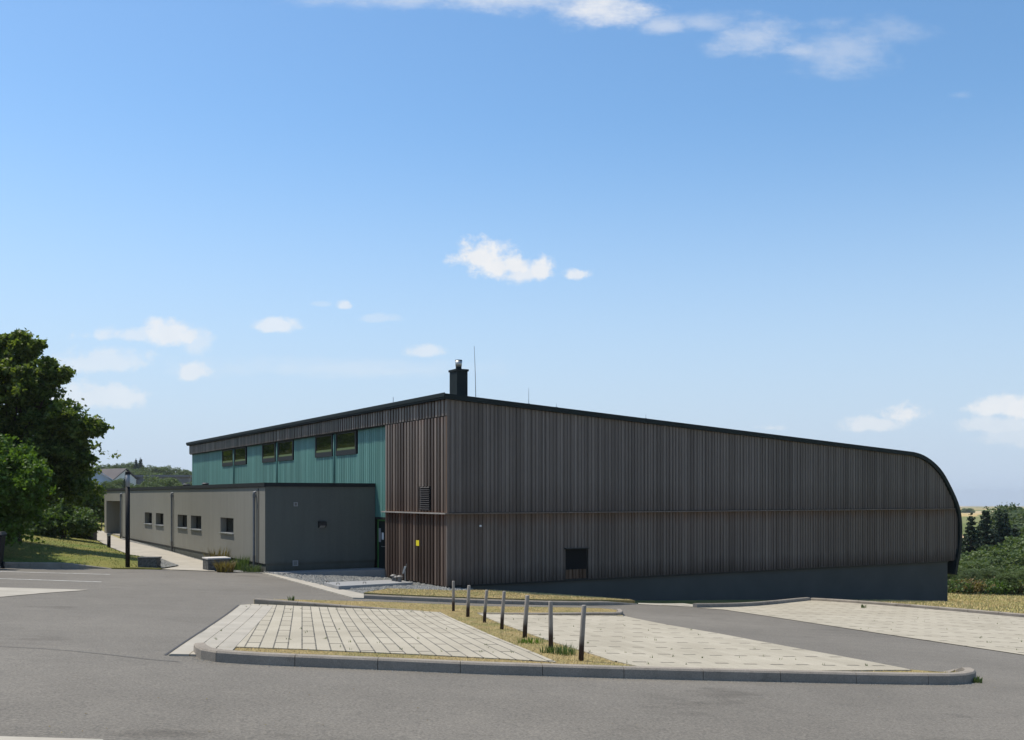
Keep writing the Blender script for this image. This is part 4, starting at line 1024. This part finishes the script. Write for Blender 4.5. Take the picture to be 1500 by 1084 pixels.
rg = [G(1189,878), G(1500,903), G(1640,914), (34, 40), (34, 60), (20, 60), (20.6, 46.6), (12.5, 41.6)]
blades('meadow_grass', rg, [], 50000, .08, .018, M['blades'], -.05, 34)
rr = np.random.default_rng(5); m = MB()
X = rr.uniform(-9, -.8, 16000); Y = rr.uniform(30, 40, 16000); k = in_poly(gr, X, Y); X, Y = X[k][:5200], Y[k][:5200]; Z = H-Dn(X, Y)+.03
for x, y, z in zip(X, Y, Z):
    s = rr.uniform(.025, .06); q = rr.uniform(.7, 1.3, 6)*s
    m.add([(x+q[0], y, z), (x, y+q[1], z), (x-q[2], y, z), (x, y-q[3], z), (x, y, z+q[4]*.8), (x, y, z-q[5]*.5)], [(0,1,4),(1,2,4),(2,3,4),(3,0,4),(1,0,5),(2,1,5),(3,2,5),(0,3,5)])
tag(m.build('gravel_stones', M['rock'], recalc=False), kind='stuff')
# ------------------------------------------------------------------ background trees
def proto_tree(name, kind, mat, seed, h=7., lab='', cat='tree', grp=''):
    o = empty(name, (0, 0, 0), 0, label=lab, cat=cat, group=grp); r = random.Random(seed)
    if kind == 'round':
        bl_ = [(0, 0, h*.55, h*.34, .9)] + [(r.uniform(-.3, .3)*h, r.uniform(-.3, .3)*h, h*r.uniform(.3, .82), h*r.uniform(.13, .24), .85) for _ in range(11)]
        c = blob_points(bl_, 420, seed, .75); me = leaf_mesh('crown', c, h*.03, 30, h*.030, mat, .7, seed)
    else:
        c = []
        for k in range(24):
            t = k/24; zz_ = h*(.08+.9*t); rad = h*.34*(1-t)**1.2+.01
            nb = int(6+20*(1-t))
            for b in range(nb):
                a = r.uniform(0, 6.28); 
                for s in (.35, .6, .82, 1.0): c.append((math.cos(a)*rad*s, math.sin(a)*rad*s, zz_-rad*.28*s+r.uniform(-.1, .1)))
        c += [(0, 0, h*q) for q in (.9, .93, .96, .99)]; me = leaf_mesh('crown', c, h*.009, 10, h*.021, mat, .6, seed, 0)
    obj_from(me, 'crown', o); m = MB()
    m.tube([(0, 0, -1.5), (0, 0, h*.4), (0, 0, h*(.95 if kind != 'round' else .6))], [h*.03, h*.022, h*.006], 7); 
    if kind == 'round':
        for k in range(5): m.tube([(0, 0, h*.25), tuple(np.array(c[k*50])*.6+np.array([0, 0, h*.12])), tuple(c[k*50])], [h*.014, h*.009, h*.004], 5)
    m.build('trunk', M['bark'], o); return o
def dup(src, loc, rz, s, label=None, group=None):
    c = src.copy(); col.objects.link(c); c.location = loc; c.rotation_euler = (0, 0, rz); c.scale = s
    if label: c['label'] = label
    if group: c['group'] = group
    for ch in src.children:
        d = ch.copy(); col.objects.link(d); d.parent = c
    return c
class Planter:
    def __init__(s, proto): s.p = proto; s.used = False; s.h = None
    def put(s, loc, rz, sc, label=None, group=None):
        if not s.used:
            s.used = True; o = s.p; o.location = loc; o.rotation_euler = (0, 0, rz); o.scale = sc
            if label: o['label'] = label
            if group: o['group'] = group
            return o
        return dup(s.p, loc, rz, sc, label, group)
# trees behind the lawn, outside the frame's edge but mirrored in the clerestory panes
bt = Planter(proto_tree('woodland_tree', 'round', M['leafbig'], 61, 10, 'dark woodland tree behind the big tree at the left', 'tree', 'woodland trees behind the lawn'))
for (x, y, sc_) in ((-37, 66, 1.0), (-42, 73, 1.15), (-46, 64, 1.1), (-48, 82, 1.2), (-56, 74, 1.2), (-58, 90, 1.3), (-67, 82, 1.25), (-66, 100, 1.4), (-36, 58, .9)):
    bt.put((x, y, g(x, y)), x*1.3, (sc_, sc_, sc_))
m = MB(); q_ = 0
for (poly, lst, offz, u0, u1, v0, v1) in ((pavl, [], .03, 300, 800, 890, 965), (pavm, [], .03, 720, 1300, 903, 980), (None, [], .02, 1060, 1499, 885, 955)):
    for k in range(60):
        u, v = rr.uniform(u0, u1), rr.uniform(v0, v1); x, y = Gi(u, v) if poly else G(u, v)
        if poly is not None and not in_poly(poly, np.array([x]), np.array([y]))[0]: continue
        if poly is None and not in_poly(pr, np.array([x]), np.array([y]))[0]: continue
        z = g(x, y) + (float(island_off(np.array(x), np.array(y)))+.016 if poly else .012)
        for b in range(rr.integers(2, 7)):
            a = rr.uniform(0, 6.28); l = rr.uniform(.015, .05); w_ = .005; xx, yy_ = x+rr.uniform(-.02, .02), y+rr.uniform(-.02, .02)
            m.add([(xx-w_*math.cos(a), yy_-w_*math.sin(a), z), (xx+w_*math.cos(a), yy_+w_*math.sin(a), z), (xx+math.sin(a)*l*.5, yy_+math.cos(a)*l*.5, z+l)], [(0, 1, 2)])
tag(m.build('joint_weeds', M['leafhill'], recalc=False), kind='stuff')
# grit gathered at the kerb foot
m = MB(); kp = resample(KF, .02)
for k in range(1100):
    q = kp[int(rr.integers(0, len(kp)-1))]; d = abs(rr.normal(0, .08))+.008; x, y = q.x+rr.normal(0, .03), q.y-d; z = g(x, y)+.001; sz = rr.uniform(.003, .008)
    m.add([(x-sz, y, z), (x, y-sz, z), (x+sz, y, z), (x, y+sz, z), (x, y, z+sz)], [(0,1,4),(1,2,4),(2,3,4),(3,0,4)])
tag(m.build('kerb_grit', M['rock'], recalc=False), kind='stuff')
# litter, leaves on the tarmac
m = MB()
for k in range(90):
    u, v = rr.uniform(10, 1490), rr.uniform(880, 1075)
    if 250 < u < 1450 and 885 < v < 1003: continue
    x, y = G(u, v); z = g(x, y)+.006; s = rr.uniform(.006, .016); a = rr.uniform(0, 3)
    m.add([(x+s*math.cos(a+i*1.57)*(1 if i % 2 else .6), y+s*math.sin(a+i*1.57)*(1 if i % 2 else .6), z+(.006 if i == 1 else 0)) for i in range(4)], [(0, 1, 2, 3)])
tag(m.build('fallen_leaves', M['dryleaf'], recalc=False), kind='stuff')

L1 = 'bushy green tree in the thicket on the slope right of the hall'; G1 = 'bushes of the thicket right of the hall'
rt = [Planter(proto_tree('hillside_bush', 'round', M['leafhill'], 41, 7, L1, 'bush', G1)), Planter(proto_tree('hillside_bush', 'round', M['leafhill2'], 42, 7, L1, 'bush', G1)), Planter(proto_tree('hillside_bush', 'round', M['leafhill'], 43, 7, L1, 'bush', G1))]
cf = [Planter(proto_tree('spruce', 'cone', M['needle'], 44, 10, '', 'conifer', 'dark conifers above the thicket')), Planter(proto_tree('spruce', 'cone', M['needle'], 45, 10, '', 'conifer', 'dark conifers above the thicket'))]
R2 = random.Random(9)
def put_tree(pl, hproto, u, vtop, Y, hgt=None, wide=1.0, label=None, group=None):
    x = (u-CU)/F*Y; zt = H+(CV-vtop)/F*Y; zb = g(x, Y); h = max(1.2, zt-zb)
    if hgt: h = hgt
    s = h/hproto; pl.put((x, Y, zb if not hgt else zt-h), R2.uniform(0, 6.28), (s*wide, s*wide, s), label, group)
# front skirt to back rows
rows = [(60, 861, 9, 1.1, 30), (67, 847, 12, 1.1, 36), (76, 829, 13, 1.1, 40), (87, 810, 13, 1.1, 42), (98, 797, 12, 1.0, 40), (110, 786, 10, 1.0, 38), (124, 775, 9, 1.0, 38)]
for (Y, vt, n, wide, stp) in rows:
    u = 1385 + R2.uniform(0, 12)
    while u < 1640:
        vv = vt + R2.uniform(-13, 9)
        if Y > 85 and u > 1470: vv -= (u-1470)*.45
        put_tree(rt[R2.randrange(3)], 7, u, vv, Y+R2.uniform(-3, 3), None, wide*R2.uniform(1.15, 1.5)); u += stp*R2.uniform(.75, 1.25)
CL = ['dark conifer nearest the hall above the thicket, with a broad rounded top', 'tallest dark conifer above the thicket', 'slim dark conifer between two others above the thicket', 'narrow dark conifer at the right of the clump above the thicket', 'dark conifer behind the narrow one at the right of the clump']
for i, (u, vt, w_) in enumerate([(1423, 751, .95), (1443, 742, 1.0), (1463, 744, .8), (1473, 746, .7), (1487, 768, 1.2)]):
    put_tree(cf[i % 2], 10, u, vt, 100+i*2, None, w_*1.25, CL[i])
put_tree(rt[1], 7, 1500, 726, 135, 13, 1.0, 'tall grey green tree on the skyline at the right edge', 'skyline trees at the right')
put_tree(rt[0], 7, 1479, 738.5, 190, 5, .7, 'small round tree standing alone on the skyline before the tall grey green tree', 'skyline trees at the right')
put_tree(rt[2], 7, 1525, 736, 140, 11, 1.1, 'bushy tree behind the skyline tree at the right edge', 'skyline trees at the right')
for u, Y in ((1412, 900), (1422, 900)): put_tree(rt[0], 7, u, 743.5, Y, 6, 1.6, 'distant tree clump far out between the fields', 'clumps between the fields')
# russet weeds in front of the thicket
tuftp = [(1396, 867, 'leafpale'), (1409, 870, 'dryleaf'), (1421, 871, 'dryleaf'), (1440, 872, 'leafpale'), (1457, 873, 'leafbush'), (1470, 873, 'leafpale'), (1486, 875, 'dryleaf'), (1500, 876, 'leafpale')]
tl = ['pale weeds beside the corner of the hall plinth', 'russet weeds just right of the hall corner', 'brown weeds in front of the thicket, left of the fern green ones', 'pale green weeds before the middle of the thicket', 'bright green weeds before the thicket', 'pale weeds right of the bright green ones before the thicket', 'russet weeds before the thicket near the right edge', 'pale weeds at the right edge before the thicket']
for i, (u, v, mt) in enumerate(tuftp):
    Y = 56+i*.3; x = (u-CU)/F*Y; r = np.random.default_rng(60+i); c = np.c_[r.normal(0, .5, 70), r.normal(0, .4, 70), r.uniform(.03, .55, 70)]
    o = obj_from(leaf_mesh('weed_clump', c, .12, 16, .13, M[mt], 1, 60+i), 'weed_clump', None, (x, Y, g(x, Y)-.05)); tag(o, tl[i], 'weeds', 'weeds before the thicket')
# left background: trees and houses
LH, GH = 'leafy tree on the distant hill beyond the flat wing', 'trees on the distant hill'
lt = [Planter(proto_tree('hill_tree', 'round', M['leafhill'], 51, 8, LH, 'tree', GH)), Planter(proto_tree('hill_tree', 'round', M['leafhill2'], 52, 8, LH, 'tree', GH))]
def sky_v(u): return np.interp(u, [100, 150, 160, 180, 192, 200, 212, 222, 235, 255, 285, 330], [685, 681, 682, 678.5, 677, 676, 684, 681, 681, 684, 689, 695])
for (Y, dv, stp) in ((420, 0, 11), (380, 7, 12), (340, 14, 14)):
    u = 95
    while u < 330:
        put_tree(lt[R2.randrange(2)], 8, u, float(sky_v(u))+dv+R2.uniform(-2.0, 2.5), Y+R2.uniform(-12, 12), 11, 1.05*R2.uniform(.9, 1.2)); u += stp*R2.uniform(.7, 1.2)
for (u, v, Y, hgt, wd) in ((160,703,215,6,1.1),(176,701,212,6,1.0),(170,706,205,5,1.1),(205,706,210,5,1.2),(222,703,205,6,1.1),(240,697,215,9,1.2),(256,699,215,8,1.2),(234,704,200,6,1.2),(270,706,205,5,1.2),(195,708,200,5,1.1),(128,705,210,6,1.2)):
    put_tree(lt[R2.randrange(2)], 8, u, v, Y, hgt, wd, 'leafy tree between the distant houses beyond the flat wing', 'trees between the distant houses')
put_tree(cf[0], 10, 199, 671.5, 400, 15, 1.1, 'dark conifer pair on the distant hill, left one', 'conifers on the distant hill')
put_tree(cf[1], 10, 206, 670.5, 400, 15, 1.3, 'dark conifer pair on the distant hill, right and broader one', 'conifers on the distant hill')
put_tree(cf[0], 10, 184, 692, 190, 6, .8, 'narrow dark cypress just left of the lamp head', 'conifers on the distant hill')
def house(u, v_ridge, Y, w, d, wallh, rfh, rz, wall, rfm, label, flat=False):
    x = (u-CU)/F*Y; z0 = H+(CV-v_ridge)/F*Y-wallh-rfh; o = empty('house', (x, Y, z0), rz, label=label, cat='house', group='distant houses')
    wl = MB(); wl.box(-w/2, w/2, -d/2, d/2, -4, wallh)
    if not flat: wl.prism([(-w/2, wallh+.001), (w/2, wallh+.001), (0, wallh+rfh-.15)], -d/2+.01, d/2-.01)
    wl.build('wall', wall, o)
    m = MB(); e = .4
    if flat: m.box(-w/2-e, w/2+e, -d/2-e, d/2+e, wallh+.01, wallh+rfh)
    else:
        for s in (-1, 1):
            a = (s*(w/2+e), wallh-.25*rfh/w*2); b = (0, wallh+rfh)
            m.prism([a, (a[0], a[1]+.22), (b[0], b[1]+.22), b], -d/2-e, d/2+e)
    m.build('roof', rfm, o)
    for k in range(3):
        for zz_ in ((wallh*.35,) if wallh < 4 else (wallh*.15, wallh*.6)):
            xx = -w/2+w*(k+.5)/3; f = MB().box(xx-.5, xx+.5, -d/2-.05, -d/2-.002, zz_, zz_+1.3).build('window', M['dark'], o)
    for k in range(2):
        yy2 = -d/2+d*(k+.5)/2; MB().box(w/2+.002, w/2+.05, yy2-.5, yy2+.5, wallh*.5, wallh*.5+1.3).build('window', M['dark'], o)
M['slate'] = simple('slate_roof', (.085, .075, .075), .8, 0, .15, .4); M['bluewall'] = simple('blue_panel', (.36, .44, .58), .6, 0, .1, .4); M['barn'] = simple('shed_roof', (.15, .15, .17), .7, 0, .1, .3)
house(157, 688, 235, 9, 13, 5.2, 3.4, math.radians(58), M['white'], M['slate'], 'white gabled house with dark roof beyond the far end of the flat wing')
house(141, 689, 225, 7, 8, 4, 2.4, math.radians(20), M['bluewall'], M['bluewall'], 'pale blue house half hidden by the big tree at the left')
house(208, 696.5, 240, 24, 12, 3.0, .5, math.radians(5), M['barn'], M['barn'], 'long low grey shed right of the lamp head', True)
house(270, 700, 240, 4, 7, 4, 1.5, math.radians(10), M['white'], M['barn'], 'small pale house at the left end of the teal wall')

# ------------------------------------------------------------------ summer haze
hm = bpy.data.materials.new('haze'); hm.use_nodes = True; hn = hm.node_tree; hn.nodes.clear()
ho = hn.nodes.new('ShaderNodeOutputMaterial'); pv = hn.nodes.new('ShaderNodeVolumePrincipled')
pv.inputs['Color'].default_value = (.86, .93, 1, 1); pv.inputs['Density'].default_value = .00011; pv.inputs['Anisotropy'].default_value = .2
hn.links.new(pv.outputs[0], ho.inputs['Volume'])
hz_o = MB().box(-9050, 9050, -450, 9050, -95, 45).build('haze', hm); tag(hz_o, kind='stuff')
